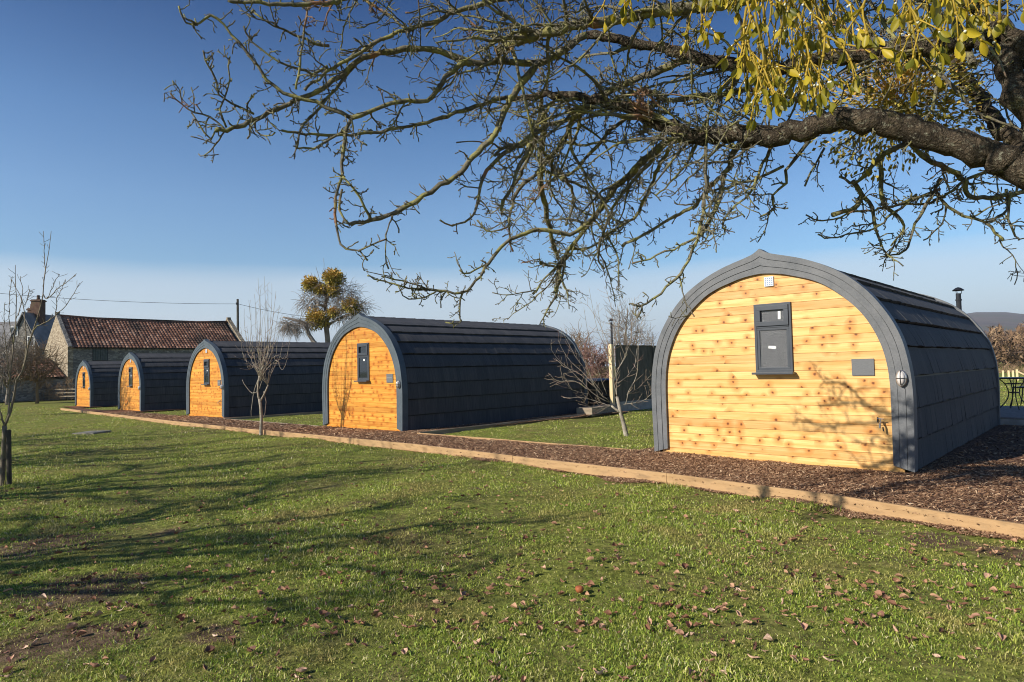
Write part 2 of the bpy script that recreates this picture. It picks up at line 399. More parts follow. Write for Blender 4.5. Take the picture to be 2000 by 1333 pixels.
def np_mesh(name, V, faces_n, idx, m, rnd=None, parent=None):
    """fast mesh: V (n,3), all faces with faces_n corners, idx flat"""
    me = bpy.data.meshes.new(name); nf = len(idx) // faces_n
    me.vertices.add(len(V)); me.vertices.foreach_set('co', np.asarray(V, np.float32).ravel())
    me.loops.add(len(idx)); me.loops.foreach_set('vertex_index', np.asarray(idx, np.int32))
    me.polygons.add(nf); me.polygons.foreach_set('loop_start', np.arange(0, nf * faces_n, faces_n, dtype=np.int32))
    me.update(calc_edges=True)
    if rnd is not None:
        a = me.attributes.new('rnd', 'FLOAT', 'FACE'); a.data.foreach_set('value', np.asarray(rnd, np.float32))
    me.materials.append(m)
    o = bpy.data.objects.new(name, me); C.objects.link(o)
    if parent: o.parent = parent
    return o

def tag(o, label=None, cat=None, group=None, kind=None):
    if label: o['label'] = label
    if cat: o['category'] = cat
    if group: o['group'] = group
    if kind: o['kind'] = kind
    return o

def empty(name, loc, rz=0):
    o = bpy.data.objects.new(name, None); o.empty_display_size = 0.2
    o.location = tuple(map(float, loc)); o.rotation_euler = (0, 0, rz); C.objects.link(o); return o

# smooth ground noise
_k = [(RNG.uniform(-1, 1), RNG.uniform(-1, 1), RNG.uniform(0, 6.28)) for _ in range(24)]
def gnoise(x, y):
    r = 0
    for i, (a, b_, p) in enumerate(_k):
        w = 1.1 * 1.16 ** i
        n_ = math.hypot(a, b_) + 1e-6
        r = r + np.sin((a / n_ * x + b_ / n_ * y) * w + p) / (w ** 0.9)
    return r
def lawn_z(x, y):
    x = np.asarray(x, float); y = np.asarray(y, float)
    near = np.exp(-((x + 6) ** 2 + (y - 4) ** 2) / 600.0)
    return gz(x) - 0.03 + (0.013 * gnoise(x, y) + .004 * gnoise(x * 2.3 + 4, y * 2.3)) * near

# ------------------------------------------------------------------ ground
def axis(lo, hi, dense, step):
    a = list(np.arange(dense[0], dense[1] + 1e-6, step)); s = step; p = dense[1]
    while p < hi: s *= 1.28; p += s; a.append(p)
    s = step; p = dense[0]
    while p > lo: s *= 1.28; p -= s; a.insert(0, p)
    return np.array(a)
gx = axis(-5000, 5000, (-19, 2), 0.09); gy = axis(-5000, 5000, (0, 11), 0.09)
GX, GY = np.meshgrid(gx, gy, indexing='ij')
GZ = lawn_z(GX, GY)
V = np.stack([GX, GY, GZ], -1).reshape(-1, 3)
nx, ny = len(gx), len(gy)
ii, jj = np.meshgrid(np.arange(nx - 1), np.arange(ny - 1), indexing='ij')
q = (ii * ny + jj).ravel()
idx = np.stack([q, q + ny, q + ny + 1, q + 1], -1).ravel()
BARE = [(*gp(a, b_, -.03)[:2], rr_, st) for a, b_, rr_, st in [(90, 1065, .55, 1), (150, 1150, .5, .95), (200, 1240, .3, .95), (80, 1250, .32, .95), (420, 1240, .22, .8), (330, 1040, .3, .6), (560, 1020, .3, .6), (1360, 1240, .12, .6), (1620, 1160, .15, .6), (700, 985, .4, .6), (930, 960, .4, .5), (1830, 1050, .30, .9), (1960, 1075, .3, .9), (1700, 1030, .2, .6), (480, 960, .5, .5), (820, 1060, .3, .5), (300, 930, .6, .5)]]
bare = np.zeros(len(V))
for (bx, by, rr_, st) in BARE: bare = np.maximum(bare, st * .82 * np.exp(-((V[:, 0] - bx) ** 2 + (V[:, 1] - by) ** 2) / rr_ ** 2))
lawn = np_mesh('ground', V, 4, idx, M['ground']); tag(lawn, kind='structure')
a_ = lawn.data.attributes.new('bare', 'FLOAT', 'POINT'); a_.data.foreach_set('value', bare.astype(np.float32))
lawn.data.polygons.foreach_set('use_smooth', [True] * len(lawn.data.polygons))

# front line of the path (foot of the edging board)
edge_px = [(2120, 1078), (2000, 1052), (1600, 984), (1300, 941), (1000, 904), (800, 878), (600, 857), (500, 847), (330, 828), (200, 811), (118, 801)]
edge = [gp(*p, off=-0.02) for p in edge_px]
e_first = edge[0] + (edge[0] - edge[1]) / np.linalg.norm(edge[0] - edge[1]) * 4.0
edge = [e_first] + edge
ex = np.array([p[0] for p in edge])[::-1]; ey = np.array([p[1] for p in edge])[::-1]
def yfront(x): return np.interp(x, ex, ey)
PODX = [-3.90, -14.19, -25.17, -36.05, -47.48]
PODY = [8.55, 8.60, 8.75, 9.0, 9.3]
YB = 8.5
XL = ex[0]

# mulch
mulch_patches = [(XL, 3.8, None, YB)]
def mulch_z(x, y): return gz(x) + 0.028 + 0.004 * gnoise(np.asarray(x) * 3, np.asarray(y) * 3)
def sheet(name, x0, x1, nx_, yf0, yf1, ny_):
    xs = np.linspace(x0, x1, nx_); VV = []
    for x in xs:
        a, b_ = yf0(x), yf1(x)
        ys = np.linspace(a, b_, ny_)
        for y in ys: VV.append((x, y, float(mulch_z(x, y))))
    i2, j2 = np.meshgrid(np.arange(nx_ - 1), np.arange(ny_ - 1), indexing='ij'); q = (i2 * ny_ + j2).ravel()
    return np.array(VV), np.stack([q, q + ny_, q + ny_ + 1, q + 1], -1)
parts = [sheet('m', XL, 3.8, 500, lambda x: float(yfront(x)) + 0.04, lambda x: YB, 26)]
rects = [(-5.92, 6.0, YB, 15.75)]
for i in range(1, 5): rects.append((PODX[i] - 1.95, PODX[i] + (2.52 if i == 1 else 2.35), YB, 16.4))
for (a, b_, c_, d_) in rects:
    parts.append(sheet('m', a, b_, 80, lambda x: c_, lambda x: d_, 60))
VV = []; FF = []; o_ = 0
for v_, f_ in parts: VV.append(v_); FF.append(f_ + o_); o_ += len(v_)
path = np_mesh('path', np.concatenate(VV), 4, np.concatenate(FF).ravel(), M['mulch']); tag(path, kind='structure')

def in_rects(x, y):
    r = np.zeros(len(x), bool)
    for (a, b_, c_, d_) in rects: r |= (x > a) & (x < b_) & (y > c_) & (y < d_)
    return r
def in_path(x, y):
    return ((x > XL) & (x < 4.2) & (y > yfront(x) - 0.03) & (y < YB)) | in_rects(x, y)
def in_pod(x, y):
    r = np.zeros(len(x), bool)
    for px_, py_ in zip(PODX, PODY): r |= (np.abs(x - px_) < 1.66) & (y > py_ + 0.02) & (y < py_ + 7)
    return r

# chips
def chips():
    P = []
    for (x0, x1, y0, y1, n, s) in ((-7, 0.6, 6.0, 10.2, 62000, 1.0), (-13, -7, 6.2, 9.2, 16000, 1.25), (0.6, 4, 5.5, 11, 9000, 1.3), (-5.9, 3, 10.2, 15.7, 12000, 1.5), (-13, -11.5, 8.5, 16, 5000, 1.3), (-34, -13, 5.5, 8.7, 16000, 2.0)):
        x = RNG.uniform(x0, x1, n); y = RNG.uniform(y0, y1, n)
        k = in_path(x, y) & ~in_pod(x, y)
        P.append(np.stack([x[k], y[k], np.full(k.sum(), s)], -1))
    # spilled chips in front of the board
    x = RNG.uniform(-8.0, 0.5, 16000); d = np.abs(RNG.normal(0, 0.16, 16000)) + 0.01
    y = yfront(x) - d
    w = np.sin(x * 2.3) + np.sin(x * 5.1 + 1) + 0.3 * x / 4 + 1.0
    k = w > d * 9
    P.append(np.stack([x[k], y[k], np.full(k.sum(), 0.9)], -1))
    P = np.concatenate(P); n = len(P)
    L = RNG.uniform(0.008, 0.03, n) * P[:, 2]; W = RNG.uniform(0.0025, 0.007, n) * P[:, 2]; T = RNG.uniform(0.001, 0.003, n) * P[:, 2]
    a = RNG.uniform(0, 2 * PI, n); tl = RNG.normal(0, 0.30, n)
    zb = np.where(P[:, 1] < yfront(P[:, 0]), lawn_z(P[:, 0], P[:, 1]) + 0.006, mulch_z(P[:, 0], P[:, 1])) + RNG.uniform(0.002, 0.014, n)
    dx, dy, dz = np.cos(a) * np.cos(tl), np.sin(a) * np.cos(tl), np.sin(tl)
    ux, uy = -np.sin(a), np.cos(a)
    c = np.stack([P[:, 0], P[:, 1], zb], -1)
    D = np.stack([dx, dy, dz], -1) * L[:, None]; U = np.stack([ux, uy, RNG.normal(0, .3, n)], -1) * W[:, None]
    Z = np.zeros((n, 3)); Z[:, 2] = T
    V = np.stack([c - D - U, c - D + U * .6, c + D + U, c + D - U * .7, c + Z * 2 - D * .2], 1).reshape(-1, 3)
    b5 = np.arange(n) * 5
    f = np.array([[0, 1, 4], [1, 2, 4], [2, 3, 4], [3, 0, 4]])
    idx = (b5[:, None, None] + f[None]).reshape(-1)
    r = np.repeat(np.clip(RNG.beta(1.5, 2.0, n), 0, 1), 4)
    return np_mesh('wood_chips', V, 3, idx, M['chips'], r)
tag(chips(), 'loose reddish brown wood chips covering the path', 'mulch', kind='stuff')

# grass blades
def dens_noise(x, y): return 0.5 + 0.13 * gnoise(x * 1.7 + 3, y * 1.7) + .10 * gnoise(x * 5.3 + 1, y * 5.3 + 2)
def grass():
    P = []
    fwd = np.array([-0.713, 0.70]); rt = np.array([0.70, 0.714])
    for (d0, d1, dens, s) in ((2.1, 4.2, 12500, 1.0), (4.2, 6.5, 7000, 1.15), (6.5, 10, 3000, 1.5), (10, 16, 900, 2.1), (16, 27, 260, 3.2), (27, 48, 60, 5.5)):
        area = (d1 * d1 - d0 * d0) * 0.88; n = int(area * dens)
        u = RNG.uniform(0, 1, n); d = np.sqrt(d0 ** 2 + u * (d1 ** 2 - d0 ** 2))
        l = RNG.uniform(-0.88, 0.88, n) * d
        x = fwd[0] * d + rt[0] * l; y = fwd[1] * d + rt[1] * l
        k = ~in_path(x, y) & ~((x > -2.4) & (y > 15.7) & (y < 19.5))
        tn = dens_noise(x, y)
        k &= RNG.uniform(0, 1, n) < np.clip(0.25 + tn * 1.2, 0.12, 1)
        for (bx, by, rr_, st) in BARE: k &= RNG.uniform(0, 1, n) > .75 * st * np.exp(-((x - bx) ** 2 + (y - by) ** 2) / rr_ ** 2)
        # bare strip by the board
        dd = yfront(x) - y; w = np.sin(x * 2.3) + np.sin(x * 5.1 + 1) + 0.3 * x / 4 + 1.0
        k &= ~((dd > 0) & (dd < 0.55) & (x > -8) & (w > dd * 5))
        P.append(np.stack([x[k], y[k], np.full(k.sum(), s)], -1))
    # tufts against the board and round the posts
    for (tx, ty, n, hh) in [(*gp(1050, 917, -.02)[:2], 260, 1.8), (*gp(1320, 948, -.02)[:2], 220, 1.7), (*gp(1590, 990, -.02)[:2], 420, 2.0), (*gp(10, 945, -.02)[:2], 400, 2.0), (*gp(510, 846, -.02)[:2], 150, 2.2), (*gp(1222, 851, -.02)[:2], 200, 2.0), (*gp(985, 905, -.02)[:2], 90, 1.4)]:
        x = RNG.normal(tx, 0.09, n); y = ty - 0.05 + RNG.normal(0, 0.05, n)
        P.append(np.stack([x, y, np.full(n, hh)], -1))
    ntuft = 0
    P = np.concatenate(P); n = len(P); s = P[:, 2]
    tn = dens_noise(P[:, 0], P[:, 1])
    hgt = RNG.gamma(5, 0.0034, n) * (0.55 + 0.85 * np.clip(tn, 0, 1.3)) * np.minimum(1 + (s - 1) * .25, 1.8)
    tf = np.isin(s, [1.8, 1.7, 2.0, 2.2, 1.4]); hgt = np.where(tf, hgt * 2.3, hgt); s = np.where(tf, 1.2, s)
    W = RNG.uniform(0.0012, 0.0030, n) * s
    a = RNG.uniform(0, 2 * PI, n); la = RNG.uniform(0, 2 * PI, n); lean = RNG.uniform(0.25, 1.5, n) * hgt
    base = np.stack([P[:, 0], P[:, 1], lawn_z(P[:, 0], P[:, 1]) - 0.003], -1)
    U = np.stack([np.cos(a), np.sin(a), 0 * a], -1) * W[:, None]
    Ln = np.stack([np.cos(la), np.sin(la), 0 * a], -1) * lean[:, None]
    Z = np.zeros((n, 3)); Z[:, 2] = hgt
    mid = base + Z * 0.62 + Ln * 0.32; tip = base + Z * np.clip(1.0 - .28 * lean / hgt, .5, 1)[:, None] + Ln
    V = np.stack([base - U, base + U, mid + U * .8, mid - U * .8, tip], 1).reshape(-1, 3)
    b5 = np.arange(n) * 5
    f = np.array([[0, 1, 2], [0, 2, 3], [3, 2, 4]])
    idx = (b5[:, None, None] + f[None]).reshape(-1)
    r = np.clip(RNG.beta(2.2, 2.4, n) + 0.22 * (tn - .5), 0, 1)
    r = np.where(RNG.uniform(0, 1, n) < 0.09, RNG.uniform(0.88, 1, n), r); r = np.where(RNG.uniform(0, 1, n) < 0.18, r * .35, r)
    return np_mesh('grass', V, 3, idx, M['grass'], np.repeat(r, 3))
tag(grass(), 'short green and straw coloured lawn grass', 'grass', kind='stuff')

# fallen leaves
def leaf_mesh(seed, L=0.06):
    rs = np.random.default_rng(seed); vs = []; fs = []
    nU, nV = 6, 5; cu = rs.uniform(1.2, 3.6); tw = rs.uniform(-1, 1); w = rs.uniform(0.34, 0.55)
    for i in range(nU):
        u = i / (nU - 1); half = w * math.sin(PI * min(0.97, max(0.04, u)) ** 0.85) * L
        for j in range(nV):
            v = j / (nV - 1) * 2 - 1
            x = (u - .5) * L; y = v * half; ang = cu * v * 0.8 + tw * (u - .5)
            z = abs(v) ** 1.6 * half * math.sin(cu) * 0.95 + math.sin(u * 5 + seed) * L * .07 + rs.uniform(-1, 1) * L * .06
            y *= math.cos(cu * .42 * abs(v)); z += (u - .5) ** 2 * L * rs.uniform(.3, .8)
            vs.append((x, y + tw * z * .4, z + L * .07))
    for i in range(nU - 1):
        for j in range(nV - 1):
            a = i * nV + j; fs.append((a, a + 1, a + nV + 1, a + nV))
    return vs, fs
leafs = []
for k in range(9):
    vs, fs = leaf_mesh(k + 3); me = bpy.data.meshes.new('fallen_leaf'); me.from_pydata(vs, [], fs)
    me.polygons.foreach_set('use_smooth', [True] * len(me.polygons))
    mm = M['deadleaf']
    me.materials.append(mm); leafs.append(me)
# clusters as in the photograph
cl = [(285, 1140, 2), (370, 1225, 3), (110, 1190, 5), (60, 1240, 5), (150, 1235, 5), (265, 1235, 5), (530, 1210, 5), (700, 1270, 3), (520, 1310, 4), (835, 1140, 4), (875, 1165, 1), (720, 1195, 4), (770, 1130, 2),
      (810, 1120, 2), (1000, 1210, 3), (1070, 1215, 3), (1110, 1230, 4), (1160, 1210, 4), (1200, 1170, 3), (1275, 1220, 3), (1345, 1235, 5), (1400, 1200, 6), (1440, 1155, 3), (1600, 1150, 6), (1530, 1165, 3), (1710, 1170, 3),
      (1490, 1270, 3), (1450, 1280, 3), (1410, 1265, 3), (1350, 1320, 6), (1390, 1320, 3), (1600, 1220, 3), (1550, 1280, 5), (1680, 1250, 2), (1725, 1213, 3), (1760, 1235, 2), (1830, 1235, 1), (1810, 1270, 1), (1840, 1285, 1),
      (1930, 1125, 3), (1985, 1120, 3), (1870, 1190, 3), (1790, 1280, 2), (1210, 1325, 3), (950, 1320, 5), (780, 1250, 4), (760, 1270, 3), (890, 1260, 2), (945, 1270, 3), (1090, 1290, 2), (1150, 1300, 2), (1110, 1055, 3),
      (1040, 1100, 3), (1110, 1110, 2), (1170, 1105, 2), (1220, 1090, 2), (1340, 1105, 2), (1430, 1150, 3), (1180, 1130, 1), (590, 1330, 3), (450, 1250, 3), (200, 1300, 4), (30, 1300, 4), (1560, 1040, 2), (1480, 1050, 2), (1420, 1010, 1),
      (1770, 1060, 3), (1890, 1090, 3), (230, 1180, 4), (170, 1130, 4), (460, 1150, 4), (620, 1240, 3), (640, 1200, 2), (880, 1220, 2), (1010, 1260, 2), (1260, 1280, 2), (1300, 1180, 2), (1640, 1300, 3), (1900, 1300, 2), (1860, 1250, 2)]
pts = []
for (cx_, cy_, n) in cl:
    for _ in range(n):
        pts.append(gp(cx_ + random.gauss(0, 17), min(1332, cy_ + random.gauss(0, 11)), -0.03))
while len(pts) < 300:
    py = 1332 - abs(random.gauss(0, 150)); pts.append(gp(random.uniform(0, 2000), max(1000, py), -0.03))
for k, p in enumerate(pts[:300]):
    if in_path(np.array([p[0]]), np.array([p[1]]))[0]: continue
    o = bpy.data.objects.new('fallen_leaf', leafs[k % 9]); C.objects.link(o)
    s = random.uniform(0.5, 0.95)
    o.location = (p[0], p[1], float(lawn_z(p[0], p[1])) + random.uniform(0.002, 0.011)); o.scale = (s, s, s * random.uniform(.8, 1.3))
    o.rotation_euler = (random.gauss(0, .3), random.gauss(0, .3), random.uniform(0, 6.28))
    tag(o, 'curled brown dead leaf lying on the foreground lawn grass', 'leaf', 'fallen leaves on the lawn')
def litter():
    lb = MB()
    for k in range(1500):
        py = 905 + 330 * random.random() ** 1.1; p = gp(random.uniform(-50, 2050), py, -0.03)
        if in_path(np.array([p[0]]), np.array([p[1]]))[0]: continue
        vs, fs = leaf_mesh(k % 40, 0.045 * random.uniform(.6, 1.2)); a = random.uniform(0, 6.28)
        R = Matrix.Rotation(a, 3, 'Z') @ Matrix.Rotation(random.gauss(0, .4), 3, 'X')
        c = Vector((p[0], p[1], float(lawn_z(p[0], p[1])) + .012)); lb.cur = random.random() ** .7
        lb.add([R @ Vector(v) + c for v in vs], fs)
    return lb.build('leaf_litter', M['leaf'], rnd=True)
tag(litter(), 'scattered small bits of brown leaf litter across the lawn', 'leaf litter', kind='stuff')
ap = MB(); p = gp(1132, 1160, -.03)
ap.lathe([(0.001, -.02), (.018, -.017), (.027, 0), (.024, .015), (.01, .02), (.001, .017)], (0, 0, .022), 14)
o = ap.build('windfall_apple', M['apple'], smooth=True); o.location = (p[0], p[1], float(lawn_z(p[0], p[1])) + .012)
tag(o, 'small reddish rotten windfall apple on the lawn', 'apple')
p = gp(180, 844); sb = MB(); sb.box((0, 0, -0.02), (0.62, 0.75, 0.05))
o = sb.build('concrete_slab', noisy('mossy_concrete', (0.17, 0.16, 0.12), (0.30, 0.28, 0.24), 5, .9, .3, 40), bevel=.01); o.location = (p[0], p[1], p[2] + .0); o.rotation_euler[2] = .75
tag(o, 'flat grey concrete slab set in the lawn at the left', 'slab')

# ------------------------------------------------------------------ edging boards
def edging(name, pts, h, w, m, label, seg=2.4, sink=0.05):
    root = empty(name, (pts[0][0], pts[0][1], pts[0][2])); tag(root, label, 'edging board')
    r0 = Vector(root.location)
    for i in range(len(pts) - 1):
        a, b_ = Vector(pts[i]), Vector(pts[i + 1]); n = max(1, round((b_ - a).length / seg))
        for k in range(n):
            p0 = a.lerp(b_, k / n); p1 = a.lerp(b_, (k + 1) / n)
            d = (p1 - p0).normalized(); p1 = p1 - d * 0.004
            j = random.uniform(-.004, .004)
            mb = MB(); up = Vector((0, 0, (h - sink) / 2 + j))
            mb.bar(p0 + up - r0, p1 + up - r0, w, h + sink)
            mb.build('board', m, root, bevel=.004)
    return root
edge_up = [Vector((p[0], p[1], float(gz(p[0])))) for p in edge]
edging('timber_edging', [p + Vector((0.01, 0.02, 0)) for p in edge_up], 0.078, 0.038, M['sleeper'], 'long line of pale new softwood boards between the lawn and the chip path')
gA = gp(822, 848); gB = gp(1272, 887); gC = gp(1143, 811)
edging('timber_edging', [Vector((-11.62, 8.47, -.05)), Vector((-5.95, 8.47, 0))], 0.05, 0.03, M['sleeper'], 'thin pale board along the front of the small lawn between the two nearest pods')
edging('timber_edging', [Vector((-11.62, 8.52, -.05)), Vector((-11.95, 16.1, -.05))], 0.06, 0.035, M['sleeper_grey'], 'weathered grey board beside the side wall of the second pod')
edging('timber_edging', [Vector((-22.78, 8.6, -.17)), Vector((-22.78, 16.2, -.17))], 0.05, 0.035, M['sleeper_grey'], 'weathered board beside the side wall of the middle pod')
edging('timber_edging', [Vector((-22.75, 8.55, -.17)), Vector((-16.15, 8.55, -.11))], 0.04, 0.03, M['sleeper_grey'], 'thin board along the front of the narrow grass strip left of the second pod')

# ------------------------------------------------------------------ pods
OUT = [(1.715, .04), (1.725, .4), (1.735, .8), (1.73, 1.05), (1.705, 1.3), (1.65, 1.57), (1.56, 1.8), (1.45, 1.99), (1.31, 2.18), (1.13, 2.36), (.95, 2.49), (.75, 2.60), (.55, 2.685), (.36, 2.745), (.20, 2.79), (.09, 2.83), (0, 2.89)]
INN = [(1.495, .10), (1.497, .4), (1.499, .8), (1.497, 1.05), (1.475, 1.3), (1.425, 1.52), (1.34, 1.73), (1.235, 1.91), (1.10, 2.07), (.94, 2.215), (.785, 2.33), (.62, 2.41), (.455, 2.465), (.30, 2.51), (.165, 2.535), (.075, 2.545), (0, 2.55)]
def dense(prof, n=64):
    P = np.array(prof); d = np.r_[0, np.cumsum(np.linalg.norm(np.diff(P, axis=0), axis=1))]
    s = np.linspace(0, 1, n)
    return P, d
def sm(prof, n):
    """resample on index parameter with Catmull-Rom"""
    P = np.array(prof); m_ = len(P); t = np.linspace(0, m_ - 1, n); out = []
    for q in t:
        i = min(int(q), m_ - 2); f = q - i
        p0 = P[max(i - 1, 0)]; p1 = P[i]; p2 = P[i + 1]; p3 = P[min(i + 2, m_ - 1)]
        out.append(0.5 * ((2 * p1) + (p2 - p0) * f + (2 * p0 - 5 * p1 + 4 * p2 - p3) * f * f + (3 * p1 - p0 - 3 * p2 + p3) * f ** 3))
    return np.array(out)
NS = 65
SO, SI = sm(OUT, NS), sm(INN, NS)
def full(P): return np.concatenate([P * [-1, 1], P[::-1][1:]])
FO, FI = full(SO), full(SI)      # left foot -> apex -> right foot

def band(mb, a, b_, y0, y1, i0=0, i1=None):
    """arch band between fractions a..b (0 inner, 1 outer) from y0 (front) to y1 (back)"""
    i1 = len(FO) if i1 is None else i1
    A = (FI * (1 - a) + FO * a)[i0:i1]; B = (FI * (1 - b_) + FO * b_)[i0:i1]; n = len(A); vs = []
    for P, y in ((A, y0), (B, y0), (B, y1), (A, y1)):
        vs += [(p[0], y, p[1]) for p in P]
    fs = []
    for k in range(4):
        k2 = (k + 1) % 4
        for i in range(n - 1):
            fs.append((k * n + i, k * n + i + 1, k2 * n + i + 1, k2 * n + i))
    fs.append((0, n, 2 * n, 3 * n)[::-1]); fs.append((n - 1, 2 * n - 1, 3 * n - 1, 4 * n - 1))
    mb.add(vs, fs)

def halfw(z):
    """inner facade half width (to the middle of the frame)"""
    Mid = (SI + SO) / 2
    if z < 0.12: return 1.60
    if z >= Mid[-1][1]: return 0
    return float(np.interp(z, Mid[:, 1], Mid[:, 0]))

def arch_frame(root, y0, y1, m, name='front_frame'):
    mb = MB(); N = len(FO)
    cuts = [0, 26, 58, 71, 103, N - 1]     # radial joints
    for a, b_, yo in ((0.0, 0.31, 0.012), (0.335, 0.665, 0.004), (0.69, 1.0, 0.0)):
        for c0, c1 in zip(cuts[:-1], cuts[1:]):
            band(mb, a, b_, y0 + yo, y1, c0, c1 + 1)
    band(mb, 0.02, 0.98, y0 + 0.02, y1 - 0.004)
    return mb.build(name, m, root)

LEN = 7.05
def make_pod(i, pale):
    x, y = PODX[i], PODY[i]; z = float(gz(x)) if i else 0.0
    zoff = 0.0
    root = empty('glamping_pod', (x, y, z + zoff), math.radians(2.3))
    # facade boards, one mesh, tongue-and-groove
    mb = MB(); hb = 0.112
    for k in range(24):
        z0 = k * hb + 0.0018; z1 = (k + 1) * hb - 0.0005
        w0 = halfw(z0); w1 = halfw(z1)
        if w0 <= 0.02: break
        w1 = max(w1, 0.01); ch = 0.0035; y0 = 0.055; yb = y0 + 0.02
        # front face with a small chamfer at the lower edge
        vs = [(-w0, y0 + ch, z0), (w0, y0 + ch, z0), (w0, y0, z0 + ch), (-w0, y0, z0 + ch), (w1, y0, z1), (-w1, y0, z1), (-w1, yb, z1), (w1, yb, z1), (-w0, yb, z0), (w0, yb, z0)]
        mb.add(vs, [(0, 1, 2, 3), (3, 2, 4, 5), (5, 4, 7, 6), (0, 8, 9, 1), (6, 7, 9, 8)])
    mb.build('board_wall', M['pine_pale'] if pale else M['pine_orange'], root)
    mb = MB(); mb.box((0, 0.14, -0.02), (3.2, 0.10, 0.04)); mb.box((0, 3.6, -0.02), (3.2, 6.8, 0.05))
    if i == 2:
        for q in (-1.35, -.6, .2, .95): mb.box((q, .10, -0.03), (.18, .08, .06))
    mb.build('foundation', M['beam'], root)
    fm = M['frame_pale'] if pale else M['frame_dark']
    arch_frame(root, 0.0, 0.16, fm); arch_frame(root, LEN - .12, LEN, fm, 'rear_frame')
    # rear wall
    mb = MB(); P = (FI + FO) / 2; n = len(P)
    mb.add([(p[0], LEN - .1, p[1]) for p in P] + [(p[0], LEN - .06, p[1]) for p in P], [tuple(range(n)), tuple(range(n, 2 * n))[::-1]])
    mb.build('rear_wall', M['pine_orange'], root)
    # shingle courses: planar strips round the arch, thick at the lower edge
    Q = np.array(SO); dd = np.r_[0, np.cumsum(np.linalg.norm(np.diff(Q, axis=0), axis=1))]
    # start heights measured on the side wall
    zc = [0.02, .40, .775, 1.155, 1.52, 1.85, 2.15, 2.40, 2.60]
    rr = random.Random(20 + i); mb = MB()
    tcut = [float(np.interp(zz, Q[:, 1], dd)) for zz in zc] + [dd[-1] * 0.985]
    def onp(t, off):
        px_ = np.interp(t, dd, Q[:, 0]); pz_ = np.interp(t, dd, Q[:, 1])
        t2 = min(t + .03, dd[-1]); t1 = max(t - .03, 0)
        tx = np.interp(t2, dd, Q[:, 0]) - np.interp(t1, dd, Q[:, 0]); tz = np.interp(t2, dd, Q[:, 1]) - np.interp(t1, dd, Q[:, 1])
        l = math.hypot(tx, tz); return px_ + off * tz / l, pz_ - off * tx / l
    for side in (1, -1):
        for c in range(len(tcut) - 1):
            t0, t1 = tcut[c], tcut[c + 1] - 0.024
            yy = 0.12
            while yy < LEN - .1:
                wd = rr.choice((.12, .15, .17, .2, .26)); y2 = min(yy + wd, LEN - .1)
                th = rr.uniform(-.004, .004); lo = rr.uniform(-.007, .009)
                K = 2 if c < 4 else 3
                ring_o = []; ring_i = []
                for k in range(K + 1):
                    t = t0 + lo + (t1 - t0 - lo) * k / K; f = 1 - k / K
                    ring_o.append(onp(t, -0.050 + (0.034) * f + th * f)); ring_i.append(onp(t, -0.062))
                vs = []
                for rg in (ring_o, ring_i):
                    for (xx, zz) in rg: vs += [(side * xx, yy + .0004, zz), (side * xx, y2 - .0004, zz)]
                m_ = 2 * (K + 1); fs = []
                for k in range(K):
                    a = 2 * k; fs.append((a, a + 1, a + 3, a + 2)); fs.append((a, a + 2, m_ + a + 2, m_ + a)); fs.append((a + 1, m_ + a + 1, m_ + a + 3, a + 3))
                fs.append((0, m_, m_ + 1, 1))
                mb.cur = rr.random(); mb.add(vs, fs); yy = y2
    mb.build('shingle_roof', M['shingle'], root, rnd=True)
    # closed under-skin so no light leaks between the shingles
    mb = MB(); P = FO * np.array([0.955, 0.972]); n = len(P)
    vs = [(p[0], .1, p[1]) for p in P] + [(p[0], LEN - .05, p[1]) for p in P]
    mb.add(vs, [(k, k + 1, n + k + 1, n + k) for k in range(n - 1)]); mb.build('roof_lining', M['black'], root)
    mb = MB()
    yy = .14
    while yy < LEN - .12:
        y2 = min(yy + .33, LEN - .1)
        mb.add([(-.17, yy, 2.735), (0, yy, 2.82), (.17, yy, 2.735), (-.17, y2, 2.735 + .012), (0, y2, 2.83), (.17, y2, 2.735 + .012), (-.17, yy, 2.71), (.17, yy, 2.71), (-.17, y2, 2.71), (.17, y2, 2.71)],
               [(0, 1, 4, 3), (1, 2, 5, 4), (6, 0, 3, 8), (2, 7, 9, 5), (0, 6, 7, 2, 1), (3, 4, 5, 9, 8)]); yy = y2
    mb.build('ridge_cap', M['shingle'], root, rnd=True)
    # window
    wx0, wx1, wz0, wz1 = -.12, .375, 1.215, 2.14; yf = .03
    mb = MB(); cx_ = (wx0 + wx1) / 2; W = wx1 - wx0
    def ringf(x0, x1, z0, z1, t, y0, y1):
        mb.box(((x0 + x1) / 2, (y0 + y1) / 2, z1 - t / 2), (x1 - x0, y1 - y0, t)); mb.box(((x0 + x1) / 2, (y0 + y1) / 2, z0 + t / 2), (x1 - x0, y1 - y0, t))
        mb.box((x0 + t / 2, (y0 + y1) / 2, (z0 + z1) / 2), (t, y1 - y0, z1 - z0 - 2 * t)); mb.box((x1 - t / 2, (y0 + y1) / 2, (z0 + z1) / 2), (t, y1 - y0, z1 - z0 - 2 * t))
    ringf(wx0, wx1, wz0, wz1, .035, yf, .09); zt = wz1 - .315
    ringf(wx0 + .030, wx1 - .030, zt + .012, wz1 - .030, .062, yf - .018, .085)
    mb.box((cx_, .055, zt), (W - .07, .05, .024))
    ringf(wx0 + .034, wx1 - .034, wz0 + .034, zt - .010, .035, yf + .006, .085)
    win = mb.build('window', M['upvc'], root, bevel=.004)
    gm = M['stipple'] if pale else M['glass']
    mb = MB(); mb.box((cx_, .052, (zt + wz1) / 2 - .01), (W - .16, .006, .20)); mb.build('pane', gm, win)
    mb = MB(); mb.box((cx_, .052, (wz0 + zt) / 2 + .01), (W - .11, .006, .58)); mb.build('pane', gm, win)
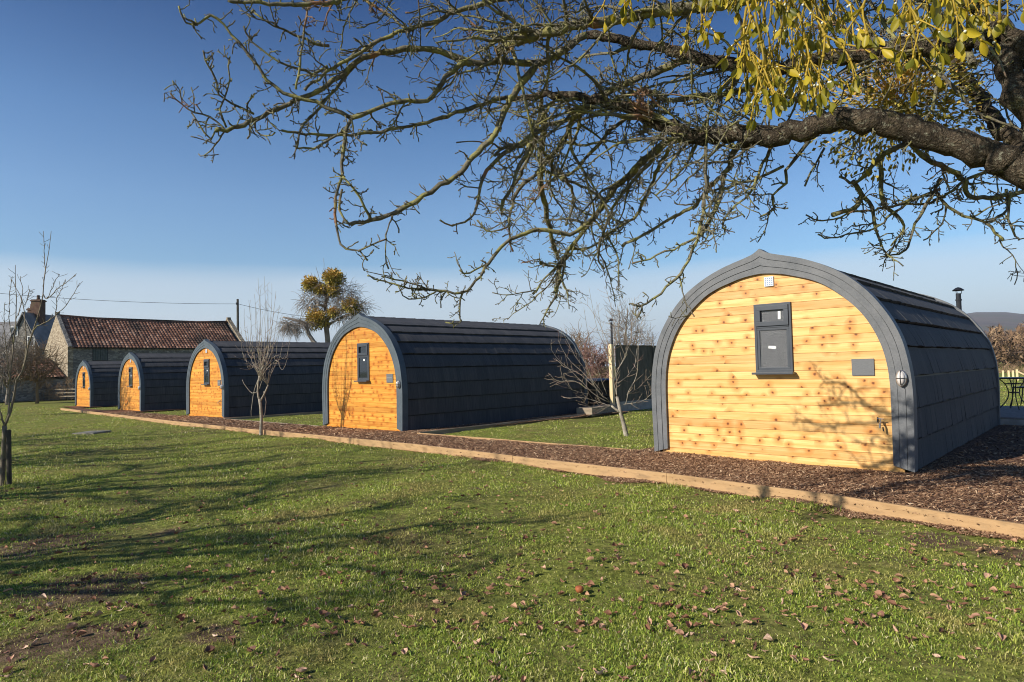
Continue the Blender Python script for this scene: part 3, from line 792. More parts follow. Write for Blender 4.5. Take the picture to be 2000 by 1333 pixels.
    mb = MB(); mb.box((cx_ + .005, -.012, wz0 - .012), (W + .05, .11, .03)); mb.build('window_sill', M['upvc'], win, bevel=.003)
    mb = MB()
    if pale:
        mb.box((cx_ + .09, .0475, wz1 - .165), (.035, .003, .105), Matrix.Rotation(.02, 3, 'Y')); mb.box((cx_ - .02, .0475, 1.55), (.10, .003, .035), Matrix.Rotation(.12, 3, 'Y'))
    else: mb.box((cx_ + .03, .0475, 1.72), (.06, .003, .05))
    mb.build('sticker', M['sticker'], win)
    # vent
    if i != 1:
        mb = MB(); mb.box((.10, .045, 2.435), (.125, .022, .13)); v = mb.build('vent', M['white_plastic'], root, bevel=.004)
        mb = MB()
        for a in range(4):
            for b_ in range(4): mb.box((.058 + a * .028, .0325, 2.393 + b_ * .028), (.014, .003, .016))
        mb.build('vent_grille', M['vent_hole'], v)
    # plaque
    if i in (0, 1, 2):
        mb = MB(); mb.box((1.205, .046, 1.265), (.25, .016, .205)); pq = mb.build('name_plaque', M['slate'], root, bevel=.002)
        if i: mb = MB(); mb.box((1.205, .0365, 1.275), (.19, .003, .02)); mb.build('engraved_band', M['slate_light'], pq)
    # bulkhead lamp
    mb = MB(); cxl, czl = 1.63, 1.13
    def ell(rx, rz, y, n=20): return [(cxl + rx * math.cos(2 * PI * k / n), y, czl + rz * math.sin(2 * PI * k / n)) for k in range(n)]
    def stack(mb, rings):
        n = 20; vs = [p for r in rings for p in r]; fs = [(a * n + k, a * n + (k + 1) % n, (a + 1) * n + (k + 1) % n, (a + 1) * n + k) for a in range(len(rings) - 1) for k in range(n)]
        fs.append(tuple(range((len(rings) - 1) * n, len(rings) * n))); mb.add(vs, fs)
    stack(mb, [ell(.058, .098, .004), ell(.058, .098, -.035), ell(.050, .088, -.045), ell(.044, .082, -.045)])
    lamp = mb.build('wall_lamp', M['steel'], root, smooth=False)
    mb = MB(); stack(mb, [ell(.043, .080, -.035), ell(.042, .078, -.055), ell(.035, .065, -.075), ell(.02, .035, -.086), ell(.002, .004, -.088)]); mb.build('lens', M['lens'], lamp, smooth=True)
    mb = MB(); mb.tube([(cxl + .052 * math.cos(a), -.045 - .05 * math.sin(a), czl) for a in np.linspace(0, PI, 9)], .004, 5)
    mb.tube([(cxl, -.045 - .05 * math.sin(a), czl + .09 * math.cos(a)) for a in np.linspace(0, PI, 11)], .004, 5); mb.build('cage', M['black'], lamp)
    if i in (0, 2):
        mb = MB(); mb.tube([(1.39, .055, .605), (1.39, -.05, .605), (1.39, -.07, .59), (1.39, -.075, .54)], [.011, .011, .012, .010], 8)
        mb.tube([(1.39, -.03, .605), (1.39, -.03, .65)], .007, 6); mb.tube([(1.355, -.03, .652), (1.425, -.03, .645)], .006, 6)
        tap = mb.build('water_tap', M['steel'], root); mb = MB(); mb.tube([(1.34, .045, .66), (1.345, .03, .60)], .008, 6); mb.tube([(1.41, -.02, .55), (1.415, -.02, .50)], .008, 6); mb.build('bracket', M['black'], tap)
    return root
labels = ['nearest timber pod with pale knotty pine front, blank slate plaque and stippled window', 'orange fronted timber pod with a bare sapling shadow on its boards, second from the right',
          'orange timber pod with white vent and wall tap, middle of the row of five', 'small looking orange pod second from the left end of the row', 'farthest orange pod at the left end of the row, beside the end of the path']
for i in range(5): tag(make_pod(i, i == 0), labels[i], 'glamping pod', 'row of barrel roofed glamping pods')

# ------------------------------------------------------------------ trees
def polyline(pts, n):
    P = np.array(pts, float)
    if len(P) == 2: return np.array([P[0] + (P[1] - P[0]) * t for t in np.linspace(0, 1, n)])
    return sm(P, n)

def wob(P, amp, keep=True):
    P = P.copy()
    for i in range(1, len(P) - (1 if keep else 0)):
        P[i] += RNG.normal(0, amp, 3)
    return P

def traced(mb, px, d0, d1, w0, w1, sides=7, dmid=None, step=0.05, amp=0.004, knob=False):
    """branch through photo positions at its own depths; widths in photo px"""
    n = len(px); ds = np.linspace(d0, d1, n)
    if dmid is not None: ds = np.interp(np.linspace(0, 1, n), [0, .5, 1], [d0, dmid, d1])
    P = np.array([at(a[0], a[1], d) for a, d in zip(px, ds)])
    L = np.linalg.norm(np.diff(P, axis=0), axis=1).sum(); m_ = max(4, int(L / step))
    Q = wob(sm(P, m_), amp); dd = np.interp(np.linspace(0, 1, m_), np.linspace(0, 1, n), ds)
    R = np.array([np.interp(k / (m_ - 1), [0, 1], [w0, w1]) for k in range(m_)]) * dd / F / 2
    R *= RNG.uniform(.88, 1.14, m_)
    if knob: R[-1] *= 1.25
    mb.tube(Q, list(R), sides, True, .05 if sides > 12 else 0.07 if sides > 6 else 0.0)
    return Q, R

def spur(mb, p, d, L, r, lvl, droop=0.0, gn=0.75, knob=True):
    n = max(3, int(L / 0.022)); n = min(n, 9); st = L / n; P = [np.array(p)]; d = d / np.linalg.norm(d)
    for k in range(n):
        d = d + RNG.normal(0, gn * 0.42, 3) + np.array([0, 0, -droop + .03]); d /= np.linalg.norm(d); P.append(P[-1] + d * st)
    R = np.linspace(r, max(r * .55, .0022), n + 1) * RNG.uniform(.85, 1.2, n + 1)
    if knob: R[-1] = R[-2] * 1.35; R[-2] *= 1.2
    mb.tube(P, list(R), 4 if r < .0035 else 5)
    if lvl > 0:
        for k in range(1, n):
            if random.random() < .55:
                dd = P[k + 1] - P[k]; dd /= np.linalg.norm(dd); s = RNG.normal(0, 1, 3); s -= dd * (s @ dd); s /= np.linalg.norm(s)
                spur(mb, P[k], dd * random.uniform(.2, .9) + s, L * random.uniform(.22, .5), R[k] * .75, lvl - 1, droop, gn, knob)
    return P

def dress(mb, Q, R, spacing=0.045, longp=0.22, Lm=0.42, droop=0.02, lvl=1, lonlvl=2):
    if R[-1] < .0085 and R[0] < .02: longp *= .35; Lm *= .6
    seg = np.linalg.norm(np.diff(Q, axis=0), axis=1); L = seg.sum(); n = int(L / spacing)
    cum = np.r_[0, np.cumsum(seg)]
    for _ in range(n):
        s = random.uniform(.03, 1) * L; k = min(np.searchsorted(cum, s) - 1, len(Q) - 2); k = max(k, 0)
        p = Q[k] + (Q[k + 1] - Q[k]) * ((s - cum[k]) / (seg[k] + 1e-9)); d = Q[k + 1] - Q[k]; d /= np.linalg.norm(d)
        v = RNG.normal(0, 1, 3); v -= d * (v @ d); v /= np.linalg.norm(v); rr = R[k]
        if random.random() < longp:
            l = Lm * random.uniform(.45, 1.25); spur(mb, p, d * random.uniform(.4, 1.3) + v, l, min(rr * .75, random.uniform(.0045, .0075)), lonlvl, droop, .5)
        else:
            spur(mb, p, d * random.uniform(0, .8) + v, random.uniform(.035, .12), min(rr * .75, random.uniform(.0032, .0052)), lvl, 0, 1.0)

tree = empty('apple_tree', (0, 0, 0))
trunk_top = at(2140, 380, 3.55); tx, ty = trunk_top[0] + .12, trunk_top[1] + .05
tree.location = (tx, ty, -.03)
tag(tree, 'big gnarled leafless orchard tree with lichened branches overhanging from the right', 'tree')
limb = MB(); br = MB(); tw = MB()
LIMBS = [
 ([(2140, 400), (2000, 333), (1940, 305), (1850, 275), (1760, 247), (1660, 232), (1580, 252), (1504, 264), (1440, 262), (1380, 265), (1330, 258), (1290, 240), (1240, 214), (1190, 203), (1130, 190), (1060, 184), (990, 196)], 3.55, 5.0, 62, 10),
 ([(2160, 330), (2000, 205), (1975, 140), (1944, 92), (1904, 73), (1863, 84), (1823, 92), (1762, 90), (1721, 100), (1661, 109), (1620, 111), (1560, 122), (1504, 140), (1450, 128), (1366, 113), (1300, 96), (1230, 82), (1144, 69)], 3.5, 4.6, 44, 16),
 ([(2150, 300), (2040, 150), (1965, 61), (1924, 30), (1893, 0), (1830, -60), (1700, -130)], 3.5, 3.9, 38, 18),
 ([(2150, 420), (2040, 330), (1968, 270), (1935, 225), (1908, 185), (1875, 141), (1850, 110)], 3.7, 4.9, 36, 18),
 ([(1930, -60), (1700, -40), (1500, -12), (1400, 10), (1300, 20), (1205, 40), (1134, 47), (1083, 61), (1023, 77), (992, 87), (969, 100)], 3.9, 4.3, 26, 17),
]
BR = [  # points, depth0, depth1, px0, px1
 ([(1400, 262), (1310, 277), (1265, 308), (1230, 340), (1200, 368), (1170, 410), (1150, 440), (1110, 490), (1090, 530), (1085, 575)], 4.85, 6.0, 19, 3.5),
 ([(1158, 425), (1122, 455), (1050, 449), (1014, 461), (981, 479), (954, 515), (933, 545), (903, 572), (852, 567), (810, 564), (777, 557), (744, 548), (717, 539)], 5.45, 4.9, 9, 2.6),
 ([(903, 573), (897, 593), (898, 620), (897, 633), (870, 630)], 5.15, 5.1, 4, 2.4),
 ([(957, 513), (930, 527), (913, 536), (898, 528)], 5.25, 5.1, 4, 3), ([(852, 570), (822, 584), (795, 585), (786, 572), (778, 560)], 5.05, 4.95, 3.5, 2.2),
 ([(840, 568), (800, 552), (770, 545), (745, 540)], 5.05, 4.9, 3.4, 2.4), ([(1110, 490), (1090, 520), (1060, 550), (1040, 575)], 5.7, 5.7, 4.5, 4), ([(1104, 495), (1098, 540), (1088, 560), (1087, 583)], 5.7, 5.8, 5, 5),
 ([(1366, 113), (1321, 127), (1261, 148), (1200, 174), (1144, 213), (1116, 237), (1110, 260), (1094, 287), (1073, 311), (1057, 335)], 4.4, 5.4, 15, 8),
 ([(1063, 215), (1062, 260), (1057, 291), (1055, 341), (1061, 382), (1067, 422), (1075, 453), (1083, 483), (1090, 505)], 5.0, 6.0, 14, 7),
 ([(1144, 69), (1104, 95), (1063, 121), (1043, 134), (1013, 172), (994, 198), (978, 233), (968, 259), (962, 270), (931, 299), (911, 325), (881, 351), (840, 376), (800, 400), (765, 419), (720, 432), (684, 439)], 4.55, 4.1, 15, 8),
 ([(1063, 123), (982, 121), (921, 122), (850, 99), (800, 95), (745, 105), (709, 114), (664, 147), (625, 177), (589, 192), (550, 210), (499, 234), (460, 249), (421, 255)], 4.6, 3.9, 13, 7.5),
 ([(421, 255), (415, 271), (400, 258), (374, 220)], 3.9, 3.85, 4.5, 3),
 ([(921, 122), (901, 126), (871, 152), (844, 186), (820, 199), (784, 198), (739, 213), (685, 231)], 4.45, 4.1, 11, 8.5),
 ([(685, 231), (628, 207), (580, 192), (532, 168), (508, 132), (481, 102), (445, 57), (415, 27), (385, 48), (358, 39), (349, 12)], 4.1, 3.8, 8, 3.4),
 ([(685, 231), (676, 249), (670, 300), (667, 351), (655, 380), (655, 410), (660, 461), (675, 485), (699, 491), (718, 509)], 4.1, 4.0, 8, 3),
 ([(699, 491), (728, 480), (756, 467)], 4.0, 4.0, 4, 2.6), ([(668, 370), (663, 395), (669, 422), (684, 440)], 4.05, 4.0, 5, 4), ([(669, 345), (696, 380), (717, 413), (724, 430)], 4.0, 4.1, 5, 6),
 ([(988, 192), (942, 204), (891, 219), (850, 237), (790, 249), (730, 258), (670, 265), (610, 264), (550, 255)], 4.75, 4.0, 9, 4.5),
 ([(674, 255), (628, 285), (592, 292), (578, 285), (584, 271)], 4.1, 4.0, 5, 3),
 ([(1100, -20), (1020, -5), (962, 0), (911, 18), (881, 26), (840, 46), (775, 63), (715, 96), (670, 120), (628, 147), (595, 177)], 4.5, 4.1, 12, 5),
 ([(900, -40), (760, -28), (670, 0), (640, 5), (595, 9), (550, 8), (490, 5), (445, 0)], 4.1, 3.8, 11, 6),
 ([(690, -12), (712, 0), (745, 21), (781, 47), (800, 62)], 4.3, 4.2, 6, 5), ([(612, -20), (610, 0), (598, 36), (586, 120), (578, 174)], 4.2, 4.0, 5, 4),
 ([(643, 90), (619, 87), (595, 75), (556, 60), (526, 48), (491, 21)], 4.2, 4.0, 6, 3), ([(640, 130), (610, 144), (589, 135), (556, 126), (517, 105), (490, 78), (476, 51)], 4.2, 4.0, 6, 3),
 ([(700, 120), (658, 171), (610, 228), (589, 249), (580, 288)], 4.3, 4.0, 6, 4), ([(496, 223), (460, 204), (427, 180), (418, 144), (403, 126), (397, 99)], 4.0, 3.8, 5, 3), ([(442, 249), (430, 219), (442, 189), (449, 150), (449, 111)], 3.95, 3.9, 4, 2.6),
 ([(1040, 262), (1033, 285), (1013, 331), (998, 372), (982, 392), (978, 412)], 4.8, 4.7, 10, 4),
 ([(1060, 250), (1023, 279), (992, 295), (962, 321), (942, 347), (938, 376), (930, 402), (919, 426), (889, 440), (859, 430)], 4.85, 4.4, 10, 3), ([(1027, 281), (992, 287), (966, 305)], 4.8, 4.7, 9, 5),
 ([(1055, 335), (1013, 370), (1000, 398), (996, 424), (994, 469), (1002, 491)], 5.4, 5.5, 8, 3), ([(994, 443), (966, 452), (946, 449), (932, 430)], 5.45, 5.4, 3.5, 3),
 ([(1290, 200), (1240, 225), (1200, 246), (1174, 277), (1144, 311), (1124, 333), (1093, 345), (1063, 335)], 4.9, 5.4, 8, 5),
 ([(1382, 234), (1378, 291), (1378, 368), (1372, 412), (1362, 463), (1336, 524), (1304, 560), (1260, 596), (1234, 594)], 4.4, 4.2, 8.5, 4), ([(1254, 597), (1248, 608), (1244, 622)], 4.2, 4.2, 4, 3),
 ([(1468, 250), (1437, 291), (1423, 327), (1411, 345), (1411, 372), (1396, 412), (1368, 461)], 4.5, 4.35, 13, 7),
 ([(1411, 345), (1382, 370), (1366, 392), (1350, 408), (1321, 422), (1281, 447), (1240, 467), (1216, 481)], 4.5, 5.6, 9, 5),
 ([(1530, 325), (1483, 347), (1443, 360), (1413, 368), (1385, 372)], 4.4, 4.4, 6, 5), ([(1516, 266), (1500, 301), (1488, 321), (1481, 345), (1473, 351), (1471, 372), (1449, 396), (1415, 424), (1411, 447)], 4.4, 4.3, 7, 3.4),
 ([(1581, 275), (1552, 311), (1536, 331), (1534, 356), (1510, 384), (1508, 408), (1485, 424)], 4.5, 4.5, 8, 3), ([(1610, 290), (1600, 307), (1585, 335), (1572, 364)], 4.5, 4.5, 5, 3),
 ([(1378, 240), (1362, 281), (1348, 311), (1328, 335), (1301, 364), (1281, 382)], 4.5, 4.4, 7, 3), ([(1310, 285), (1301, 301), (1285, 331), (1271, 364), (1253, 402), (1240, 426), (1200, 449), (1170, 470)], 4.9, 5.7, 9, 4),
 ([(1290, 290), (1240, 351), (1216, 380), (1200, 402), (1180, 450), (1168, 500), (1180, 525)], 4.9, 5.8, 8, 3), ([(1360, 465), (1330, 480), (1300, 492), (1270, 505), (1235, 515)], 4.3, 4.3, 5, 3),
 ([(1060, 184), (1052, 240), (1035, 300), (1012, 350), (985, 392), (980, 420)], 5.0, 6.5, 10, 4), ([(1045, 265), (1075, 320), (1110, 355), (1120, 400), (1105, 440)], 5.5, 6.6, 8, 4), ([(1095, 350), (1150, 370), (1180, 400), (1190, 440)], 6.0, 6.8, 6, 3),
 ([(1772, 280), (1730, 297), (1711, 315), (1681, 349), (1659, 353), (1640, 345)], 4.6, 4.9, 12, 4), ([(1775, 275), (1809, 311), (1863, 335), (1883, 355), (1893, 384), (1934, 386), (1985, 378), (2040, 370)], 4.6, 4.8, 11, 9),
 ([(1722, 297), (1719, 351), (1723, 398), (1752, 422), (1766, 443), (1758, 459), (1740, 481)], 4.8, 4.8, 9, 3), ([(1665, 353), (1685, 384), (1703, 406), (1707, 436), (1715, 463), (1721, 483)], 4.9, 4.8, 9, 4),
 ([(1839, 350), (1810, 400), (1788, 438), (1772, 483), (1756, 496), (1720, 502)], 4.8, 4.7, 7, 3), ([(1829, 376), (1851, 404), (1883, 420), (1924, 434), (1944, 455), (1960, 471)], 4.8, 4.7, 7, 4),
 ([(1924, 434), (1950, 424), (1968, 410), (1965, 370)], 4.75, 4.8, 5, 5), ([(1683, 384), (1675, 400), (1656, 412), (1626, 420)], 4.9, 4.8, 9, 8.5), ([(1835, 370), (1766, 396), (1721, 408), (1681, 412), (1636, 424), (1600, 432), (1574, 420)], 4.8, 4.7, 6, 2.6),
 ([(1790, 380), (1742, 420), (1709, 445), (1671, 455), (1626, 465), (1598, 458)], 4.8, 4.7, 5, 2.6), ([(1975, 375), (1968, 428), (1985, 461), (1990, 470)], 4.7, 4.7, 5, 3), ([(1960, 330), (1900, 345), (1860, 372), (1830, 392), (1790, 400), (1745, 395)], 4.8, 4.9, 7, 4),
 ([(1640, 240), (1560, 195), (1520, 185), (1460, 175), (1400, 190), (1340, 205)], 4.5, 4.7, 12, 7), ([(1450, 128), (1420, 180), (1360, 190), (1300, 195), (1262, 178), (1215, 190), (1180, 205)], 4.5, 4.7, 12, 7),
 ([(1900, 130), (1880, 60), (1820, 20), (1760, -20)], 4.0, 4.3, 16, 9), ([(1700, 100), (1650, 60), (1600, 20), (1560, -20)], 4.2, 4.5, 12, 7), ([(1985, 320), (2000, 250), (1990, 150), (2010, 60)], 4.1, 4.4, 14, 8),
]
TR = []
for (px, d0, d1, w0, w1) in LIMBS:
    Q, R = traced(limb if w0 > 30 else br, px, d0, d1, w0, w1, 16 if w0 > 30 else 8, amp=0.009 if w0 > 30 else .004); TR.append((Q, R, 'L'))
limb.tube(sm(np.array([(tx, ty, 1.7), trunk_top + (.1, -.05, .2), trunk_top + (.25, -.15, .55)]), 6), [.15, .13, .11, .10, .09, .08], 12)
limb.tube(wob(np.array([(tx + .1, ty + .02, -.15), (tx + .06, ty, .5), (tx + .02, ty + .02, 1.1), (tx, ty, 1.6), trunk_top, trunk_top + (-.1, .05, .35)]), .01), [.33, .25, .22, .2, .17, .08], 14, True, .06)
for (px, d0, d1, w0, w1) in BR:
    Q, R = traced(br, px, d0, d1, w0, w1, 7 if w0 > 8 else 6, amp=.005, knob=True); TR.append((Q, R, 'B'))
# further branches filling the crown
fill = []
src = [TR[0][0], TR[1][0], TR[4][0], TR[1][0], TR[0][0], TR[4][0], TR[2][0], TR[5][0], TR[13][0]]
camR = RM @ np.array([1, 0, 0]); camU = RM @ np.array([0, 1, 0]); camF = RM @ np.array([0, 0, -1])
def dep(p): return float((np.asarray(p) - [0, 0, H]) @ camF)
for k in range(112):
    Q = src[k % len(src)]; i = random.randrange(int(len(Q) * .3), int(len(Q) * .92)); p = Q[i]; d = Q[i + 1] - Q[i]; d /= np.linalg.norm(d)
    v = RNG.normal(0, .55, 3); d = d * .8 + v + camU * RNG.uniform(-.5, .35) - camF * .05; d /= np.linalg.norm(d)
    L = random.uniform(.4, 1.0) if dep(p) > 3 else .5; n = int(L / .07) + 2; P = [p]
    for _ in range(n): d = d + RNG.normal(0, .16, 3); d /= np.linalg.norm(d); P.append(P[-1] + d * .07)
    r0 = random.uniform(.007, .015); R = np.linspace(r0, .0035, len(P)); br.tube(P, list(R * RNG.uniform(.88, 1.15, len(P))), 6)
    fill.append((np.array(P), R))
for (Q, R, t) in TR:
    if t == 'L':
        n0 = len(Q) // 4; dress(tw, Q[n0:], R[n0:], .05, .34, .5, .02)
    else: dress(tw, Q, R, .036, .20, .34, .01)
for (Q, R) in fill: dress(tw, Q, R, .042, .26, .36, .01)
# the part of the crown that reaches over the viewpoint
for (e, n) in [((-1.6, 1.3, 4.2), 8), ((-.6, 1.0, 4.0), 8), ((-2.6, 2.0, 4.5), 8), ((-1.2, .2, 4.6), 8), ((-.2, 1.9, 3.7), 7), ((.3, 1.2, 3.9), 7)]:
    s = trunk_top + np.array([.25, -.15, .5]); e = np.array(e); md = s + np.array([.0, -.5, 1.3])
    Q = wob(sm(np.array([s, md, (md + e) / 2 + [0, 0, .15], e]), 18), .03); R = np.linspace(.075, .014, 18); br.tube(Q, list(R), 7)
    for i in range(5, 17):
        for _ in range(2):
            d = (Q[i + 1] - Q[i]); d = d / np.linalg.norm(d) + RNG.normal(0, .6, 3) + [0, 0, .15]; P = [Q[i]]
            for _ in range(10): d = d / np.linalg.norm(d) + RNG.normal(0, .15, 3); P.append(P[-1] + d / np.linalg.norm(d) * .075)
            P = [q for q in P if q[2] > 3.3] 
            if len(P) > 4: br.tube(P, list(np.linspace(.013, .005, len(P))), 5); dress(tw, np.array(P), np.linspace(.013, .006, len(P)), .08, .3, .3)
inv = Matrix.Translation((-tx, -ty, .03))
for mb, nm, m in ((limb, 'trunk', M['bark_limb']), (br, 'branches', M['bark']), (tw, 'crown_twigs', M['twig'])):
    o = mb.build(nm, m, tree, smooth=True); o.matrix_parent_inverse = inv
cutm = MB(); e0 = np.array(TR[4][0][-1]); dcut = TR[4][0][-1] - TR[4][0][-2]; dcut /= np.linalg.norm(dcut)
cutm.tube([e0, e0 + dcut * .004], TR[4][1][-1] * .97, 10); o = cutm.build('cut_end', M['cutwood'], tree); o.matrix_parent_inverse = inv

# ---- mistletoe hanging close to the camera
mist = empty('mistletoe', tuple(at(1560, -140, 2.2))); ml = MB(); ms = MB()
tag(mist, 'clump of yellow green mistletoe with paired leaves hanging at the upper right', 'mistletoe')
def mleaf(p, d, L):
    """oval leathery leaf, slightly cupped"""
    d = d / np.linalg.norm(d); s = np.cross(d, RNG.normal(0, 1, 3)); s /= np.linalg.norm(s); nn = np.cross(d, s)
    w = L * random.uniform(.20, .30); curve = random.uniform(-.25, .35)
    us = [0, .12, .3, .5, .7, .87, 1]; wsx = [.10, .34, .78, 1.0, .92, .55, .08]; vs = []
    for u, ww in zip(us, wsx):
        c = p + d * L * u + nn * L * curve * u * u
        for v in (-1, -.5, 0, .5, 1): vs.append(c + s * v * w * ww + nn * (v * v) * w * .35 * ww)
    fs = []
    for i in range(6):
        for j in range(4): a = i * 5 + j; fs.append((a, a + 1, a + 6, a + 5))
    ml.cur = min(1, max(0, random.gauss(.48, .34))); ml.add(vs, fs)
def mstem(p, d, L, lvl):
    n = 3; P = [p]
    for _ in range(n):
        d = d + RNG.normal(0, .07, 3) + np.array([0, 0, -.10]); d /= np.linalg.norm(d); P.append(P[-1] + d * L / n)
    r = .0016 + .0006 * lvl; ms.cur = random.random(); ms.tube(P, [r * 1.25, r, r, r * 1.5], 6); e = P[-1]
    ms.tube([e - d * .003, e + d * .004], [r * 1.9, r * 1.5], 6)
    s = np.cross(d, RNG.normal(0, 1, 3)); s /= np.linalg.norm(s)
    if lvl == 0 or random.random() < .12:
        for q in (1, -1): mleaf(e, d + s * q * random.uniform(.15, .6) + np.array([0, 0, -.35]), random.uniform(.027, .047))
        return
    for q in (1, -1):
        if random.random() < .82: mstem(e, d + s * q * random.uniform(.2, .65), L * random.uniform(.75, 1.05), lvl - 1)
    if random.random() < .3: mleaf(e, d - s * .5, random.uniform(.03, .045))
starts = []
for _ in range(36): starts.append((random.gauss(1520, 70), random.uniform(-130, 85), random.uniform(1.8, 2.5), 3))
for _ in range(22): starts.append((random.uniform(1180, 1420), random.uniform(-190, -75), random.uniform(1.9, 2.5), 2))
for _ in range(28): starts.append((random.uniform(1620, 1960), random.uniform(-170, 0), random.uniform(1.5, 2.3), 2))
for _ in range(40): starts.append((random.uniform(1340, 1960), random.uniform(-190, 50), random.uniform(2.3, 3.4), 2))
for (a, b_, d_, lv) in [(1405, 5, 2.1, 1), (1350, -20, 2.2, 2), (1520, 130, 2.1, 1), (1560, 90, 2.2, 2), (1485, 60, 2.0, 2), (1440, 90, 2.15, 1), (1600, 60, 2.3, 2), (1310, -10, 2.2, 1), (1190, -20, 2.2, 1), (1820, 20, 1.7, 1), (1690, 40, 2.0, 1)]: starts.append((a, b_, d_, lv))
for (a, b_, d_, lv) in starts:
    mstem(at(a, b_, d_), np.array([random.gauss(0, .35), random.gauss(0, .35), -1.0]), random.uniform(.05, .085), lv)
# thicker stems arching from the clump's foot on the branch above
foot = at(1560, -140, 2.2)
for (a, b_, d_, lv) in starts[::2]:
    e = at(a, b_, d_); mid = (foot + e) / 2 + np.array([0, 0, .06]); ms.cur = .3; ms.tube(sm(np.array([foot, mid, e]), 7), [.004, .0035, .003, .0028, .0025, .0022, .002], 5)
inv2 = Matrix.Translation(-mist.location)
bm = MB()
for v_ in random.sample(range(len(ms.v)), 260):
    p = Vector(ms.v[v_]); bm.lathe([(.0005, -.0035), (.003, -.002), (.0037, 0), (.003, .002), (.0005, .0035)], (p.x, p.y, p.z - .004), 7)
o = bm.build('berries', noisy('mistletoe_berry', (.62, .62, .48), (.75, .75, .62), 5, .3, 0), mist, smooth=True); o.matrix_parent_inverse = inv2; tag(o, kind='stuff')
o = ms.build('stems', M['mstem'], mist, rnd=True, smooth=True); o.matrix_parent_inverse = inv2
o = ml.build('leaves', M['mleaf'], mist, rnd=True, smooth=True); o.matrix_parent_inverse = inv2
tag(o, kind='stuff')

def clump(c, r, n, name='mistletoe_ball', lab='', grp=None, ls=.05, m='clump'):
    mb = MB(); c = np.array(c)
    for _ in range(n):
        d = RNG.normal(0, 1, 3); d /= np.linalg.norm(d); rr = r * random.uniform(.08, 1.5) ** .75 * (1 + .18 * math.sin(5 * d[0] + 3 * d[2])); p = d * rr * [1, 1, .88]
        t = d + RNG.normal(0, .55, 3); t /= np.linalg.norm(t); s = np.cross(t, RNG.normal(0, 1, 3)); s /= np.linalg.norm(s); L = ls * random.uniform(.7, 1.4)
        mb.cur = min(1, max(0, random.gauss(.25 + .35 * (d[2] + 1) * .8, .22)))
        mb.add([p - s * L * .06, p + t * L * .5 - s * L * .22, p + t * L, p + t * L * .5 + s * L * .22], [(0, 1, 2, 3)])
        if random.random() < .25: mb.add([p * .4, p, p + s * ls * .07], [(0, 1, 2)])
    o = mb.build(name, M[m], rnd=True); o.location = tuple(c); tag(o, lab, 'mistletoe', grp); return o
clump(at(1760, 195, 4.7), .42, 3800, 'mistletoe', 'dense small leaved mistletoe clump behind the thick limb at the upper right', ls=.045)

# ---- saplings
def shoot(mb, P, r0, r1, n=12, sides=5, side=.0, amp=.006, lvl=0, twm=None, slen=.22):
    Q = wob(polyline(P, n), amp); R = np.linspace(r0, r1, n); mb.tube(Q, list(R), sides)
    if side:
        for k in range(2, n - 1):
            for _ in range(2):
                if random.random() < side:
                    d = Q[k + 1] - Q[k]; d /= np.linalg.norm(d); v = RNG.normal(0, 1, 3); v -= d * (v @ d); v /= np.linalg.norm(v)
                    L = slen * random.uniform(.3, 1.2); q = [Q[k]]; d2 = d * .7 + v
                    for _ in range(4): d2 = d2 / np.linalg.norm(d2) + np.array([0, 0, .10]) + RNG.normal(0, .08, 3); q.append(q[-1] + d2 / np.linalg.norm(d2) * L / 4)
                    (twm or mb).tube(q, [R[k] * .6 + .001] + [max(r1 * .8, R[k] * .45)] * 3 + [r1 * .7], 4)
    return Q
def finish_tree(name, loc, parts_, lab, grp=None):
    root = empty(name, loc); inv = Matrix.Translation(-Vector(root.location))
    for mb, nm, m in parts_:
        o = mb.build(nm, m, root, smooth=True); o.matrix_parent_inverse = inv
    tag(root, lab, 'tree', grp); return root

# sapling by the path (front of second pod)
base = gp(510, 850, -.03); D1 = float((base - [0, 0, H]) @ camF)
tk, cr = MB(), MB()
def A1(x, y, dd=0): return at(x, y, D1 + dd)
tk.tube(wob(np.array([base - [0, 0, .1], base, A1(510, 820), A1(509, 798), A1(507, 780)]), .004), [.05, .045, .036, .034, .034], 9)
tk.tube(polyline([A1(508, 785), A1(516, 770), A1(524, 752)], 5), [.024, .02, .018, .017, .016], 7); tk.tube(polyline([A1(507, 782), A1(503, 765), A1(506, 735)], 5), [.028, .024, .02, .018, .016], 7)
tips = [(504, 543), (516, 540), (531, 554), (539, 569), (523, 557), (486, 586), (546, 597), (477, 603), (497, 575), (510, 560), (548, 620), (470, 640), (556, 650), (566, 668), (490, 600), (535, 600), (520, 590), (482, 640), (562, 700), (500, 600), (528, 640), (512, 620), (544, 640), (474, 690)]
for (a, b_) in tips:
    dd = random.uniform(-.5, .5); f = random.choice([(507, 760), (505, 735), (522, 752), (508, 745)])
    cx_ = (a - 508) * .75 + 508 + random.uniform(-6, 6)
    shoot(tk if b_ > 600 else tk, [A1(*f), A1(f[0] * .35 + cx_ * .65, f[1] - 40, dd * .55), A1(cx_, (f[1] + b_) / 2, dd * .9), A1(a, b_, dd)],   .0090, .0032, 12, 5, .42, .009, twm=cr, slen=.24)
shoot(tk, [A1(503, 765), A1(490, 768), A1(477, 750), A1(473, 742)], .012, .006, 8); shoot(tk, [A1(505, 740), A1(496, 765), A1(491, 800), A1(491, 815)], .010, .005, 8); shoot(cr, [A1(515, 765), A1(519, 790), A1(516, 812), A1(500, 832)], .008, .004, 8)
finish_tree('fruit_sapling', tuple(base), [(tk, 'trunk', M['sapbark']), (cr, 'crown', M['saptwig'])], 'slim upright bare sapling at the path edge in front of the middle pod')

